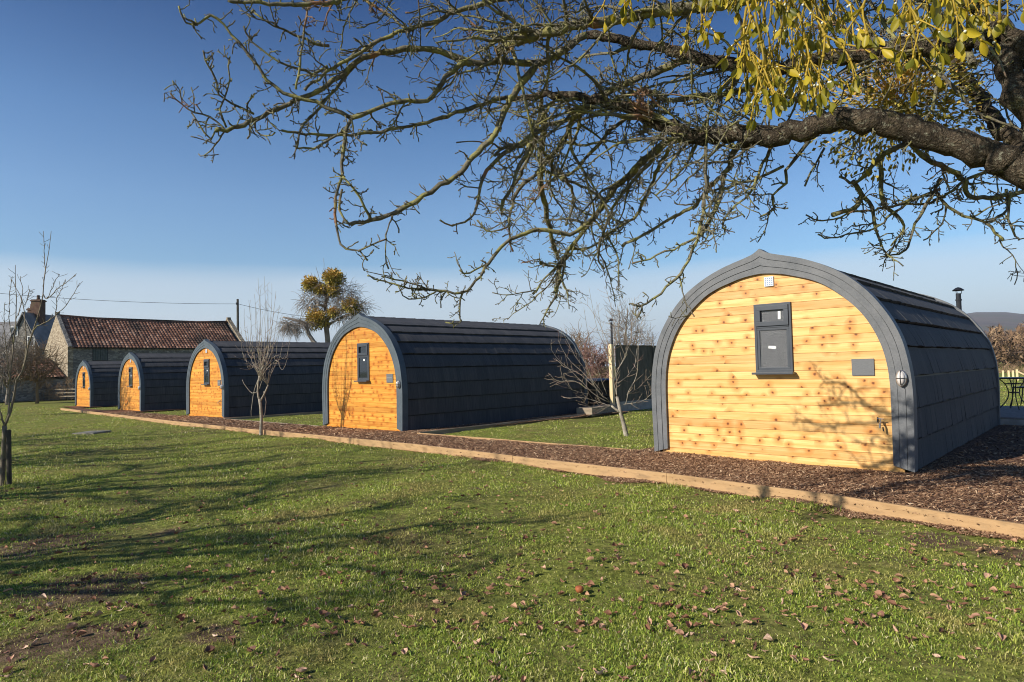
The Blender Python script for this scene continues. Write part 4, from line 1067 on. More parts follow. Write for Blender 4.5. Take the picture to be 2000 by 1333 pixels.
# sapling on the small lawn
base = gp(1223, 853, -.03); D2 = float((base - [0, 0, H]) @ camF); tk, cr = MB(), MB()
def A2(x, y, dd=0): return at(x, y, D2 + dd)
tk.tube(wob(np.array([base - [0, 0, .1], base, A2(1218, 828), A2(1213, 808), A2(1205, 775)]), .003), [.062, .052, .042, .036, .030], 10)
tk.tube(polyline([A2(1212, 806), A2(1203, 800), A2(1194, 793)], 4), [.028, .024, .022, .02], 7)
sh = [([(1210, 800), (1203, 765), (1198, 740), (1193, 700), (1165, 640), (1150, 560)], .016), ([(1205, 775), (1204, 745), (1208, 720), (1224, 690), (1222, 640)], .013), ([(1206, 750), (1225, 735), (1240, 712), (1245, 680), (1262, 620)], .012),
      ([(1222, 790), (1230, 760), (1243, 735), (1247, 690), (1250, 640), (1262, 610)], .012), ([(1218, 790), (1250, 785), (1270, 772), (1278, 760)], .009), ([(1224, 772), (1250, 755), (1272, 732)], .009),
      ([(1194, 793), (1170, 786), (1140, 778), (1100, 777)], .012), ([(1190, 786), (1160, 770), (1135, 745), (1110, 720), (1080, 690), (1077, 664)], .013), ([(1190, 785), (1165, 760), (1145, 715), (1125, 670), (1118, 640)], .013),
      ([(1150, 762), (1120, 744), (1090, 744), (1071, 730)], .009), ([(1180, 778), (1150, 740), (1110, 700), (1090, 665)], .011), ([(1194, 793), (1170, 800), (1145, 790), (1136, 778)], .009), ([(1185, 770), (1165, 715), (1150, 660), (1140, 600)], .011),
      ([(1198, 740), (1185, 690), (1175, 640), (1165, 590)], .010), ([(1204, 745), (1200, 690), (1208, 640), (1210, 590)], .010), ([(1197, 700), (1180, 650), (1150, 600), (1130, 590)], .009), ([(1245, 680), (1240, 640), (1245, 600)], .007),
      ([(1165, 760), (1130, 730), (1100, 715), (1085, 700)], .008), ([(1175, 765), (1140, 720), (1120, 690), (1095, 640)], .008), ([(1150, 770), (1115, 760), (1095, 735)], .007), ([(1208, 720), (1230, 670), (1236, 620), (1240, 580)], .008), ([(1193, 700), (1200, 640), (1190, 585), (1180, 560)], .008)]
for (pp, r) in sh:
    a = random.uniform(-.6, .6); n = len(pp)
    shoot(tk, [A2(x, y, a * k / (n - 1)) for k, (x, y) in enumerate(pp)], r * .68, .0026, 14, 5, .60, .005, twm=cr, slen=.26)
finish_tree('fruit_sapling', tuple(base), [(tk, 'trunk', M['sapbark']), (cr, 'crown', M['saptwig_red'])], 'spreading bare sapling with reddish twigs on the small lawn between the two nearest pods')

# sapling at the left edge
base = gp(4, 950, -.03); D3 = float((base - [0, 0, H]) @ camF); tk, cr = MB(), MB()
def A3(x, y, dd=0): return at(x, y, D3 + dd)
tk.tube([base - [0, 0, .1], base, A3(6, 900), A3(8, 860), A3(9, 832)], [.042, .036, .030, .028, .028], 9)
for pp, r, e in [([(9, 834), (2, 812), (-10, 780), (-20, 740), (-18, 680), (-14, 620)], .016, 0), ([(9, 833), (20, 808), (32, 750), (48, 714), (59, 663), (77, 609), (84, 571), (90, 520), (100, 452)], .019, 0), ([(10, 831), (17, 800), (19, 750), (26, 673), (32, 622), (31, 571), (30, 518)], .015, .3),
                 ([(44, 718), (50, 698), (51, 647), (46, 597), (35, 570), (22, 545)], .010, .2), ([(58, 668), (70, 640), (87, 632), (105, 620), (122, 604), (140, 580), (156, 553)], .010, -.3), ([(84, 575), (92, 584), (110, 566), (122, 558), (138, 545), (150, 535)], .008, -.2),
                 ([(84, 560), (88, 530), (86, 490), (85, 452)], .008, .2), ([(108, 615), (112, 585), (122, 560), (128, 548)], .006, 0), ([(20, 745), (14, 700), (8, 640), (10, 590)], .008, -.2), ([(32, 622), (40, 600), (44, 570), (40, 540)], .007, .2), ([(26, 673), (18, 620), (20, 570), (24, 540)], .007, -.3),
                 ([(48, 600), (55, 580), (58, 565)], .005, 0), ([(92, 584), (103, 560), (116, 536)], .006, .1), ([(2, 812), (-5, 790), (5, 740), (8, 700)], .008, .4)]:
    n = len(pp); shoot(tk, [A3(x, y, e * k / (n - 1)) for k, (x, y) in enumerate(pp)], r * .85, .003, 16, 6, .45, .004, twm=cr, slen=.10)
finish_tree('fruit_sapling', tuple(base), [(tk, 'trunk', M['sapbrown']), (cr, 'crown', M['sapbrown'])], 'thin forked bare sapling at the left edge beside its short dark stake')
b0 = gp(18, 950, -.03); _ = 0; st = MB(); st.tube([(0, 0, -.1), (0, 0, .76)], .030, 10); o = st.build('tree_stake', M['darkwood'], bevel=.004); o.location = tuple(b0); o.rotation_euler = (.02, .03, 0)
tag(o, 'short dark round wooden stake beside the left sapling', 'stake')

# ---- background tree with mistletoe balls
def twig_crown(mb, c, rad, n, L, r, droop=.1, up=0, seedp=None):
    c = np.array(c)
    for _ in range(n):
        d = RNG.normal(0, 1, 3); d /= np.linalg.norm(d); p = c + d * np.array(rad) * random.uniform(.2, .95)
        t = d * .8 + RNG.normal(0, .5, 3) + np.array([0, 0, up]); P = [p]; l = L * random.uniform(.4, 1.2)
        for _ in range(3): t = t / np.linalg.norm(t) + RNG.normal(0, .25, 3) + np.array([0, 0, -droop]); P.append(P[-1] + t / np.linalg.norm(t) * l / 3)
        mb.tube(P, [r, r * .8, r * .6, r * .4], 3, False)
DT = 38.0
tk, cr = MB(), MB()
P = [at(x, y, DT) for x, y in [(641, 730), (640, 690), (640, 666), (637, 635), (641, 621), (647, 615), (637, 607), (636, 594), (640, 581), (647, 571), (652, 555)]]
gb = gp(641, 775); P[0][2] = -.5
tk.tube(sm(np.array(P), 26), list(np.linspace(.17, .08, 26)), 9)
for (a, b_) in [((647, 615), (672, 606)), ((672, 606), (690, 598)), ((641, 621), (622, 626)), ((640, 581), (612, 560)), ((647, 571), (670, 570)), ((641, 640), (665, 625)), ((636, 600), (610, 600)), ((660, 625), (705, 612))]:
    tk.tube(wob(polyline([at(*a, DT), at((a[0] + b_[0]) / 2, (a[1] + b_[1]) / 2 - 4, DT + RNG.uniform(-.5, .5)), at(*b_, DT + RNG.uniform(-1, 1))], 7), .03), list(np.linspace(.10, .035, 7)), 6)
for (x, y, rx, rz, n) in [(674, 578, 1.0, .8, 330), (618, 583, .8, .7, 210), (692, 600, 1.1, .55, 300), (645, 560, .9, .6, 170), (672, 617, 1.0, .45, 170), (603, 594, .7, .5, 150)]:
    twig_crown(cr, at(x, y, DT), (rx, rx, rz), n, .75, .013, .28)
for (x, y) in [(632, 505), (617, 520), (607, 532), (590, 545), (676, 532), (690, 555), (660, 520)]:
    cr.tube(wob(polyline([at(645 + (x - 645) * .7, 560, DT), at(x, y, DT)], 6), .03), list(np.linspace(.02, .008, 6)), 4)
finish_tree('orchard_tree', (P[0][0], P[0][1], -.5), [(tk, 'trunk', M['fartwig']), (cr, 'crown', M['fartwig'])], 'old bare orchard tree full of mistletoe balls behind the pods')
for (x, y, r, n, w) in [(651, 543, 15, 2400, 'top orange tinged mistletoe ball in the far orchard tree'), (607, 555, 12, 1600, 'left upper mistletoe ball in the far orchard tree'), (627, 566, 9, 1000, 'small orange mistletoe ball below the gap of the two highest balls'),
                        (620, 624, 16, 2600, 'lowest and roundest mistletoe ball, left of the far tree trunk'), (652, 611, 9, 900, 'small mistletoe ball beside the bend of the far tree trunk'), (685, 598, 13, 1300, 'dark mistletoe ball at the right side of the far tree'), (652, 568, 10, 900, 'green mistletoe ball around the top of the far trunk')]:
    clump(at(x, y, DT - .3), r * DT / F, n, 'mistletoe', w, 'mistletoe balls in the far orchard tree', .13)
tk, cr = MB(), MB()
P = [at(x, y, 37) for x, y in [(616, 730), (615, 680), (613, 669), (603, 653), (599, 639), (591, 630), (570, 624), (553, 620)]]; P[0][2] = -.5
tk.tube(sm(np.array(P), 18), list(np.linspace(.15, .05, 18)), 8)
for (x, y, rx, rz, n) in [(572, 640, .75, .45, 330), (595, 632, .5, .35, 160), (560, 632, .5, .3, 120)]: twig_crown(cr, at(x, y, 37), (rx, rx, rz), n, .6, .011, .35)
finish_tree('orchard_tree', (P[0][0], P[0][1], -.5), [(tk, 'trunk', M['fartwig']), (cr, 'crown', M['fartwig'])], 'low leaning bare orchard tree left of the mistletoe tree')

# ---- trees and hedges behind
def bare_tree(px, ptop, pbase, d, rx_px, label, m='fartwig', n=500, name='bare_tree', grp=None, r=.02):
    tk, cr = MB(), MB(); b0 = at(px, pbase, d); b0[2] = float(gz(b0[0])) - .1; top = at(px, ptop, d); hgt = top[2] - b0[2]; rx = rx_px * d / F
    tk.tube(wob(polyline([b0, b0 + [0, 0, hgt * .4], top - [0, 0, hgt * .2]], 8), .04), list(np.linspace(.02 * hgt + .04, .02, 8)), 7)
    for _ in range(16):
        a = random.uniform(0, 6.28); s = b0 + np.array([0, 0, hgt * random.uniform(.2, .5)]); e = np.array([top[0] + math.cos(a) * rx * .75, top[1] + math.sin(a) * rx * .75, b0[2] + hgt * random.uniform(.55, .98)])
        tk.tube(wob(polyline([s, (s + e) / 2 + [math.cos(a) * rx * .15, math.sin(a) * rx * .15, -.05 * hgt], e], 8), .05), list(np.linspace(.012 * hgt, .012, 8)), 5)
    c = np.array([top[0], top[1], b0[2] + hgt * .64]); twig_crown(cr, c, (rx, rx, hgt * .36), n, hgt * .20, r, -.12)
    return finish_tree(name, tuple(b0), [(tk, 'trunk', M[m]), (cr, 'crown', M[m])], label, grp)
bare_tree(1128, 642, 740, 42, 30, 'bushy brown leafless tree behind the far end of the second pod', 'fartwig_brown', 420, r=.018)
bare_tree(1222, 590, 740, 46, 34, 'tall grey leafless tree behind the fence panel and flue', 'fartwig', 420, r=.016)
bare_tree(1262, 640, 740, 50, 18, 'small grey leafless tree behind the right end of the fence', 'fartwig', 160, r=.014)
bare_tree(14, 655, 790, 50, 62, 'tangled leafless tree in front of the farmhouse at the left edge', 'fartwig', 1100, r=.017)
bare_tree(72, 668, 790, 51, 48, 'grey brown leafless tree in front of the barn gable', 'fartwig_brown', 800, r=.017)
bare_tree(-60, 600, 790, 30, 55, 'leafless tree just beyond the left edge of the view', 'fartwig', 500, r=.012)
def hedge(name, x0, x1, ptop, pbase, d0, d1, n, m, label, r=.02, L=.8, th=1.2):
    cr = MB()
    for _ in range(n):
        t = random.random(); px = x0 + (x1 - x0) * t; d = d0 + (d1 - d0) * t + random.uniform(-th, th)
        tp = ptop + 8 * math.sin(px * .13) + 5 * math.sin(px * .31 + 1); zt = at(px, tp, d)[2]; b0 = at(px, pbase, d); b0[2] = float(gz(b0[0])) - .05
        z = b0[2] + (zt - b0[2]) * random.random() ** .8; p = np.array([b0[0], b0[1], z]); tt = RNG.normal(0, .6, 3) + [0, 0, .9]; P = [p]
        for _ in range(3): tt = tt / np.linalg.norm(tt) + RNG.normal(0, .3, 3); P.append(P[-1] + tt / np.linalg.norm(tt) * L * random.uniform(.2, .4))
        cr.tube(P, [r, r * .8, r * .6, r * .4], 3, False)
    o = cr.build(name, M[m]); tag(o, label, 'hedge'); return o
hedge('hedge', 1118, 1200, 690, 745, 34, 34, 900, 'fartwig_red', 'low reddish brown hedge seen between the second pod and the pale post', .02, .7)
hedge('hedge', -120, 142, 752, 792, 56, 56.5, 1600, 'fartwig_brown', 'ragged brown hedge along the foot of the outbuilding at the left', .014, .5, .5)
# woodland far right
wl = MB()
for _ in range(24000):
    px = random.uniform(1820, 2300); d = random.uniform(85, 150); b0 = at(px, 716, d); b0[2] = float(gz(b0[0])); hgt = 7.0 * (.86 + .09 * math.sin(px * .12) + .07 * math.sin(px * .37) + random.uniform(-.08, .08)) * d / 120
    z = b0[2] + hgt * random.random() ** .7; tt = RNG.normal(0, .6, 3) + [0, 0, .6]; tt /= np.linalg.norm(tt); s = RNG.normal(0, 1, 3); s /= np.linalg.norm(s)
    p = np.array([b0[0], b0[1], z]); L = random.uniform(.5, 1.3); w = random.uniform(.08, .24); wl.cur = random.random()
    wl.add([p - s * w, p + s * w, p + tt * L], [(0, 1, 2)])
M['wood'] = attr_mat('winter_wood', [(0, (0.075, 0.055, 0.045)), (.5, (0.20, 0.125, 0.075)), (1, (0.32, 0.22, 0.13))], .9, .1)
tag(wl.build('woodland', M['wood'], rnd=True), 'far brown winter woodland at the foot of the hill at the right', 'woodland', kind='stuff')
# hills
hx = []; hf = []
for k in range(90):
    a = k / 89; px = 1500 + a * 2600
    for j in range(14):
        t = j / 13; d = 900 + 1500 * t; e = 79 + 9 * math.sin(px * .004 + .5) + 3 * math.sin(px * .03) + 1.5 * math.sin(px * .11)
        hh = (t ** .8) * e / F * 2400 * min(1, max(0, (px - 1500) / 350)) + 5 * math.sin(j * 2.1 + k * .4) * (1 - t) * t
        p = at(px, CY, d); hx.append((p[0], p[1], hh - 1.5))
for k in range(89):
    for j in range(13): a = k * 14 + j; hf.append((a, a + 14, a + 15, a + 1))
mb = MB(); mb.add(hx, hf); o = mb.build('hills', M['hill'], smooth=True); tag(o, kind='structure')

# ------------------------------------------------------------------ barn and farmhouse
BD = RM @ np.array([2150 - CX, CY - 694, -F]); BD[2] = 0; BD /= np.linalg.norm(BD); BN = np.array([BD[1], -BD[0], 0])   # BN faces the camera side
L1 = at(133, 677, 58.0); eav = L1[2]; zg = -.52
Lb = None
for s in np.arange(5, 60, .1):
    p = L1 + BD * s; c = RM.T @ (p - [0, 0, H]); pxx = CX + F * c[0] / -c[2]
    if pxx > 482: Lb = s; break
rz_ = at(115, 616, 60.2)[2]; HWd = 3.9
barn = empty('stone_barn', (L1[0], L1[1], zg), math.atan2(BD[1], BD[0])); tag(barn, 'long stone barn with sagging clay pantile roof behind the far pods', 'barn')
# local: x along barn, y = left-normal (away from camera is +y)
eh = eav - zg; rh = rz_ - zg; W2 = HWd
mb = MB(); mb.box((Lb / 2, .3, eh / 2), (Lb, .5, eh)); mb.box((Lb / 2, 2 * W2 - .3, eh / 2), (Lb, .5, eh)); mb.build('wall', M['stone'], barn)
mb = MB(); g = [(0, 0), (2 * W2, 0), (2 * W2, eh), (W2, rh + .05), (0, eh)]
mb.add([(-.02, y, z) for y, z in g] + [(.4, y, z) for y, z in g], [(0, 4, 3, 2, 1), (5, 6, 7, 8, 9), (0, 5, 9, 4), (4, 9, 8, 3), (3, 8, 7, 2), (2, 7, 6, 1)])
mb.build('gable_wall', M['stone_warm'], barn)
mb = MB(); mb.add([(Lb - .4, y, z) for y, z in g] + [(Lb, y, z) for y, z in g], [(0, 4, 3, 2, 1), (5, 6, 7, 8, 9), (0, 5, 9, 4), (4, 9, 8, 3), (3, 8, 7, 2), (2, 7, 6, 1)]); mb.build('gable_wall', M['stone'], barn)
def pantiles(x0, x1, yb, zb_, yt, zt, sag=0., tw_=.30, courses=14):
    mb = MB(); nx_ = int((x1 - x0) / tw_); sl = math.hypot(yt - yb, zt - zb_); ny_, nz_ = -(zt - zb_) / sl, (yt - yb) / sl
    for i in range(nx_):
        xa = x0 + i * tw_
        for c in range(courses):
            t0, t1 = c / courses, (c + 1.12) / courses; mb.cur = min(1, max(0, random.gauss(.5, .25))); vs = []
            for (t, lift) in ((t0, .045), (min(t1, 1.02), .01)):
                for k in range(5):
                    u = k / 4; hgt = lift + .055 * math.sin(u * PI) ** 1.0 * (1 if u < .99 else 0); sg = -sag * math.sin(PI * (xa - x0) / (x1 - x0)) * t
                    vs.append((xa + u * tw_, yb + (yt - yb) * t + ny_ * hgt, zb_ + (zt - zb_) * t + nz_ * hgt + sg))
            mb.add(vs, [(k, k + 1, 6 + k, 5 + k) for k in range(4)] + [(0, 1, 2, 3, 4)[::-1]])
    return mb
pb = pantiles(.1, Lb - .45, -.22, eh - .12, W2, rh, .28); rf = pb.build('pantile_roof', M['tile'], barn, rnd=True)
mb = MB(); mb.add([(.1, 2 * W2 + .2, eh - .1), (Lb - .4, 2 * W2 + .2, eh - .1), (Lb - .4, W2, rh), (.1, W2, rh), (.1, -.2, eh - .17), (Lb - .4, -.2, eh - .17), (Lb - .4, W2, rh - .33), (.1, W2, rh - .33)], [(0, 1, 2, 3), (4, 7, 6, 5)]); mb.build('roof_back', M['darkwood'], barn)
mb = MB()
for k in range(40):
    a = .1 + (Lb - .55) * k / 40; b_ = .1 + (Lb - .55) * (k + 1) / 40; s0 = -.28 * math.sin(PI * k / 40); s1 = -.28 * math.sin(PI * (k + 1) / 40)
    mb.tube([(a, W2, rh + .04 + s0), (b_ - .01, W2, rh + .04 + s1)], .13, 7)
mb.build('ridge_tiles', M['tile'], barn, rnd=True)
mb = MB(); R_ = Lb - .22
mb.bar((R_, -.35, eh - .05), (R_, W2, rh + .32), .45, .16); mb.bar((R_, 2 * W2 + .3, eh - .05), (R_, W2, rh + .32), .45, .16); mb.box((R_, W2, rh + .42), (.4, .3, .22)); mb.build('coping', M['stone_warm'], barn)
mb = MB(); mb.bar((.1, -.30, eh - .05), (.1, W2, rh + .12), .30, .12); mb.box((.1, W2, rh + .2), (.3, .3, .3)); mb.build('coping', M['stone'], barn)
for (a, b_, w, h_) in [(183, 212, 1, 1)]:
    def s_at(pxq):
        for s in np.arange(0, Lb, .05):
            p = L1 + BD * s; c = RM.T @ (p - [0, 0, H])
            if CX + F * c[0] / -c[2] > pxq: return s
    s0, s1 = s_at(181), s_at(209)
    mb = MB(); n = 6
    for k in range(n):
        w_ = (s1 - s0) / n; mb.box((s0 + w_ * (k + .5), .02, eh - .65), (w_ - .03, .05, 1.15))
    mb.build('loft_door', noisy('grey_green_door', (.07, .08, .075), (.12, .135, .125), 5, .8, 0), barn)
    mb = MB(); mb.box(((s0 + s1) / 2, .045, eh - .65), (s1 - s0 + .1, .03, 1.3)); mb.build('door_recess', M['black'], barn)
# outbuilding
ob = empty('outbuilding', (L1[0], L1[1], zg), math.atan2(BD[1], BD[0])); tag(ob, 'low outbuilding with a red pantile lean-to roof against the barn gable', 'outbuilding')
z735 = at(130, 736, 58)[2] - zg; z700 = at(97, 700, 61)[2] - zg
mb = MB(); mb.box((-6.1, .35, (z735 - .1) / 2), (12.0, .4, z735 - .1)); mb.box((-11.9, 2.5, z735 / 2), (.4, 4.2, z735)); mb.build('wall', M['stone'], ob)
pb = pantiles(-12.2, -.08, -.05, z735 - .05, 5.4, z700, .03, .28, 12); pb.build('pantile_roof', M['tile'], ob, rnd=True)
mb = MB(); mb.add([(-12.2, 0, z735 - .16), (-.1, 0, z735 - .16), (-.1, 5.4, z700 - .12), (-12.2, 5.4, z700 - .12)], [(0, 1, 2, 3)]); mb.build('roof_deck', M['darkwood'], ob)
# farmhouse
hd = 74.0; hl = at(-70, 735, hd); hr = at(106, 735, hd); Hd = (hr - hl); Hd[2] = 0; Lh = np.linalg.norm(Hd); Hd /= Lh
fh = empty('farmhouse', (hl[0], hl[1], zg), math.atan2(Hd[1], Hd[0])); tag(fh, 'stone farmhouse with slate roofs and two brick chimneys at the far left', 'house')
ez = at(50, 676, hd)[2] - zg; rz2 = at(30, 628, hd + 3)[2] - zg
mb = MB(); mb.box((Lh * .38, 3, ez / 2), (Lh * .76, 6, ez)); mb.build('wall', M['render'], fh)
def gable_roof(mb, x0, x1, y0, y1, ez, rz, along='x'):
    if along == 'x':
        ym = (y0 + y1) / 2; mb.add([(x0, y0, ez), (x1, y0, ez), (x1, ym, rz), (x0, ym, rz), (x0, y1, ez), (x1, y1, ez)], [(0, 1, 2, 3), (3, 2, 5, 4), (0, 3, 4), (1, 5, 2)])
    else:
        xm = (x0 + x1) / 2; mb.add([(x0, y0, ez), (xm, y0, rz), (x1, y0, ez), (x0, y1, ez), (xm, y1, rz), (x1, y1, ez)], [(0, 1, 4, 3), (1, 2, 5, 4), (0, 2, 1), (3, 4, 5)])
mb = MB(); gable_roof(mb, -.3, Lh * .72, -.3, 6.3, ez - .1, rz2); mb.build('slate_roof', M['slateroof'], fh)
def HX(px): return (px + 70) / 176 * Lh
rz3 = at(82, 611, hd - 1)[2] - zg; mb = MB(); mb.box(((HX(48) + HX(106)) / 2, 1.5, (ez - .35) / 2), (HX(106) - HX(48) - .6, 8, ez - .35)); gable_roof(mb, HX(47) + .3, HX(107) - .3, -2.5, 5.5, ez - .35, rz3 - .5, 'y'); mb.build('gable_wing', M['stone'], fh)
mb = MB(); xm = (HX(47) + HX(107)) / 2
for s_, xe in ((1, HX(44)), (-1, HX(110))):
    mb.add([(xe, -2.7, ez - .25), (xm, -2.7, rz3), (xm, 5.7, rz3), (xe, 5.7, ez - .25), (xe, -2.7, ez - .45), (xm, -2.7, rz3 - .2), (xm, 5.7, rz3 - .2), (xe, 5.7, ez - .45)], [(0, 1, 2, 3), (4, 7, 6, 5), (0, 4, 5, 1), (0, 3, 7, 4)])
mb.build('slate_roof', M['slateroof'], fh)
def chimney(x, y, z0, z1, w, pots):
    mb = MB(); mb.box((x, y, (z0 + z1) / 2), (w, .9, z1 - z0)); mb.box((x, y, z1 - .15), (w + .16, 1.06, .14)); ch = mb.build('chimney', M['brick'], fh)
    for k in range(pots):
        mb = MB(); mb.lathe([(.15, 0), (.17, .1), (.13, .45), (.16, .5), (.10, .5)], (x + (k - (pots - 1) / 2) * .5, y, z1), 12); mb.build('chimney_pot', M['brick'], ch)
chimney(HX(27), 3, rz2 - .8, at(27, 603, hd + 3)[2] - zg, .85, 2); chimney(HX(80), -.5, rz3 - 1.2, at(80, 586, hd)[2] - zg, 1.0, 1)
for (a, b_) in ((8, 700), (28, 700), (60, 650), (92, 668)):
    mb = MB(); x = HX(a); y = -.03 if a < 45 else -2.53; zc_ = at(a, b_, hd)[2] - zg; mb.box((x, y, zc_), (.8, .06, 1.1)); w = mb.build('window', M['sticker'], fh); mb = MB(); mb.box((x, y - .035, zc_), (.6, .02, .9)); mb.build('pane', M['glass'], w)

# post and rail fence
fr = empty('rail_fence', tuple(gp(150, 779))); tag(fr, 'weathered wooden post and rail fence at the far left behind the lawn', 'fence')
fa, fb = gp(-60, 785), gp(150, 782); inv = Matrix.Translation(-Vector(fr.location))
for k in range(5):
    t = k / 4 * 1.0; p = fa + (fb - fa) * t; mb = MB(); mb.box((p[0], p[1], p[2] + .5), (.12, .12, 1.1)); o = mb.build('post', M['sleeper_grey'], fr); o.matrix_parent_inverse = inv
mb = MB()
for zz in (.35, .65, .95): mb.bar(fa + [0.08, -.08, zz], fb + [.08, -.08, zz], .04, .09)
o = mb.build('rails', M['sleeper_grey'], fr); o.matrix_parent_inverse = inv

# pole and overhead wire
pb_ = at(465, 735, 78); pole = empty('utility_pole', (pb_[0], pb_[1], -.55)); tag(pole, 'wooden utility pole standing behind the right end of the barn', 'pole')
ptz = at(465, 584, 78)[2] + .55; mb = MB(); mb.tube([(0, 0, 0), (0, 0, ptz)], [.17, .13], 10); mb.build('shaft', M['darkwood'], pole)
mb = MB(); mb.box((0, -.12, ptz - .55), (.16, .12, .25)); mb.tube([(0, -.12, ptz - .5), (0, -.2, ptz - .42)], .03, 6); mb.build('insulator', M['black'], pole)
def wire(p0, p1, sag, label, r=.014):
    P = [p0 + (p1 - p0) * t - np.array([0, 0, sag * 4 * t * (1 - t)]) for t in np.linspace(0, 1, 30)]
    c = P[0]; mb = MB(); mb.tube([p - c for p in P], r, 5); o = mb.build('overhead_wire', M['black']); o.location = tuple(c); tag(o, label, 'cable')
top = at(465, 594, 77.9)
wire(at(-260, 545, 70), top, .7, 'thin black overhead cable running above the barn roof to the pole', .022)
wire(top, at(700, 622, 95), .6, 'thin black overhead cable going right from the pole towards the trees', .022)

# ------------------------------------------------------------------ fence, post and garden behind pod 2
fx = -12.1; fy0 = 16.25
fe = empty('closeboard_fence', (fx, fy0, -.06)); tag(fe, 'tall shaded grey green board fence behind the small lawn', 'fence')
mb = MB(); y = 0.08
while y < 9:
    mb.box((0, y + .06, 1.16), (.02 + random.uniform(0, .006), .112, 1.72)); y += .114
mb.build('panel_boards', M['fence'], fe)
for q in (2.1, 4.2, 6.3, 8.4): mb = MB(); mb.box((.02, q, 1.02), (.11, .10, 2.04)); mb.build('fence_post', M['fence'], fe)
mb = MB(); mb.box((.005, 4.5, .15), (.06, 9, .30)); mb.build('gravel_board', M['concrete'], fe)
mb = MB(); mb.box((0, 4.5, 2.035), (.07, 9, .03)); mb.build('capping', M['fence'], fe)
pp = gp(1193, 807); mb = MB(); mb.box((0, 0, 1.04), (.115, .115, 2.1)); o = mb.build('timber_post', M['post_pale'], bevel=.006); o.location = (fx - .02, fy0 - .12, -.08); tag(o, 'tall sunlit pale square timber post at the end of the fence', 'post')
# garden deck & hot tub behind pod 2
def hot_tub(x, y, z, lab, fl=True):
    t = empty('hot_tub', (x, y, z)); tag(t, lab, 'hot tub'); mb = MB()
    for k in range(28):
        a = 2 * PI * k / 28; mb.box((math.cos(a) * .82, math.sin(a) * .82, .45), (.05, .18, .9), Matrix.Rotation(a, 3, 'Z'))
    mb.build('staves', M['darkwood'], t); mb = MB()
    for zz in (.2, .7): mb.lathe([(.855, zz - .02), (.865, zz - .02), (.865, zz + .02), (.855, zz + .02)], n=28)
    mb.build('hoops', M['black'], t); mb = MB(); mb.lathe([(.001, 1.02), (.6, 1.0), (.9, .96), (.9, .90), (.001, .90)], n=28); mb.build('cover', M['black'], t)
    return t
def flue(x, y, z0, z1, lab, r=.05):
    f = empty('stove_flue', (x, y, z0)); tag(f, lab, 'flue'); L = z1 - z0
    mb = MB(); mb.tube([(0, 0, .3), (0, 0, L - .14)], r, 12); mb.tube([(0, 0, L - .30), (0, 0, L - .27)], r * 1.25, 12); mb.build('pipe', M['black'], f)
    mb = MB(); mb.lathe([(r * 2.3, L - .07), (r * 1.1, L - .02), (.002, L), (.002, L - .03), (r * 2.3, L - .08)], n=14)
    for a in (0, 2.1, 4.2): mb.tube([(math.cos(a) * r, math.sin(a) * r, L - .16), (math.cos(a) * r * 1.5, math.sin(a) * r * 1.5, L - .06)], .006, 4)
    mb.build('rain_cap', M['black'], f)
    mb = MB(); mb.box((0, 0, .22), (.4, .4, .44)); mb.build('stove_box', M['black'], f, bevel=.01)
q = at(1166, 760, 21.2); hot_tub(q[0], q[1], -.06, 'dark round timber hot tub with black cover behind the second pod')
q = at(1196, 700, 21.6); flue(q[0], q[1], -.06, at(1196, 622, 21.6)[2], 'thin black stove flue with conical cap behind the tall pale post', .035)
q = at(1873, 600, 14.3); flue(q[0], q[1], 0.1, at(1873, 561, 14.3)[2], 'dark stove flue with rain cap rising behind the nearest pod')
q = at(1186, 750, 20.6); mb = MB(); mb.lathe([(.001, 0), (.13, 0), (.17, .3), (.18, .3), (.18, .32), (.16, .32), (.12, .03), (.001, .03)], n=18); o = mb.build('bucket', M['blue'], smooth=True); o.location = (q[0], q[1], .62); tag(o, 'small blue bucket on a crate beside the tall pale post', 'bucket')
cr_ = empty('wooden_crate', (q[0], q[1], -.06)); mb = MB()
for s_ in (-1, 1):
    for k in range(6): mb.box((s_ * .28, 0, .06 + k * .115), (.02, .58, .095)); mb.box((0, s_ * .28, .06 + k * .115), (.54, .02, .095))
mb.box((0, 0, .665), (.6, .6, .02)); mb.build('slats', M['darkwood'], cr_); tag(cr_, 'dark slatted crate beside the tall pale post under the blue bucket', 'crate')
q0, q1 = at(1141, 803, 18.6), at(1190, 803, 20.0); mb = MB(); c = (q0 + q1) / 2; dq = q1 - q0; mb.box((0, 0, .12), (float(np.linalg.norm(dq[:2])), .5, .24)); o = mb.build('timber_step', M['sleeper_grey'], bevel=.01); o.location = (c[0], c[1], -.07); o.rotation_euler[2] = math.atan2(dq[1], dq[0]); tag(o, 'low grey timber step behind the far end of the second pod', 'step')

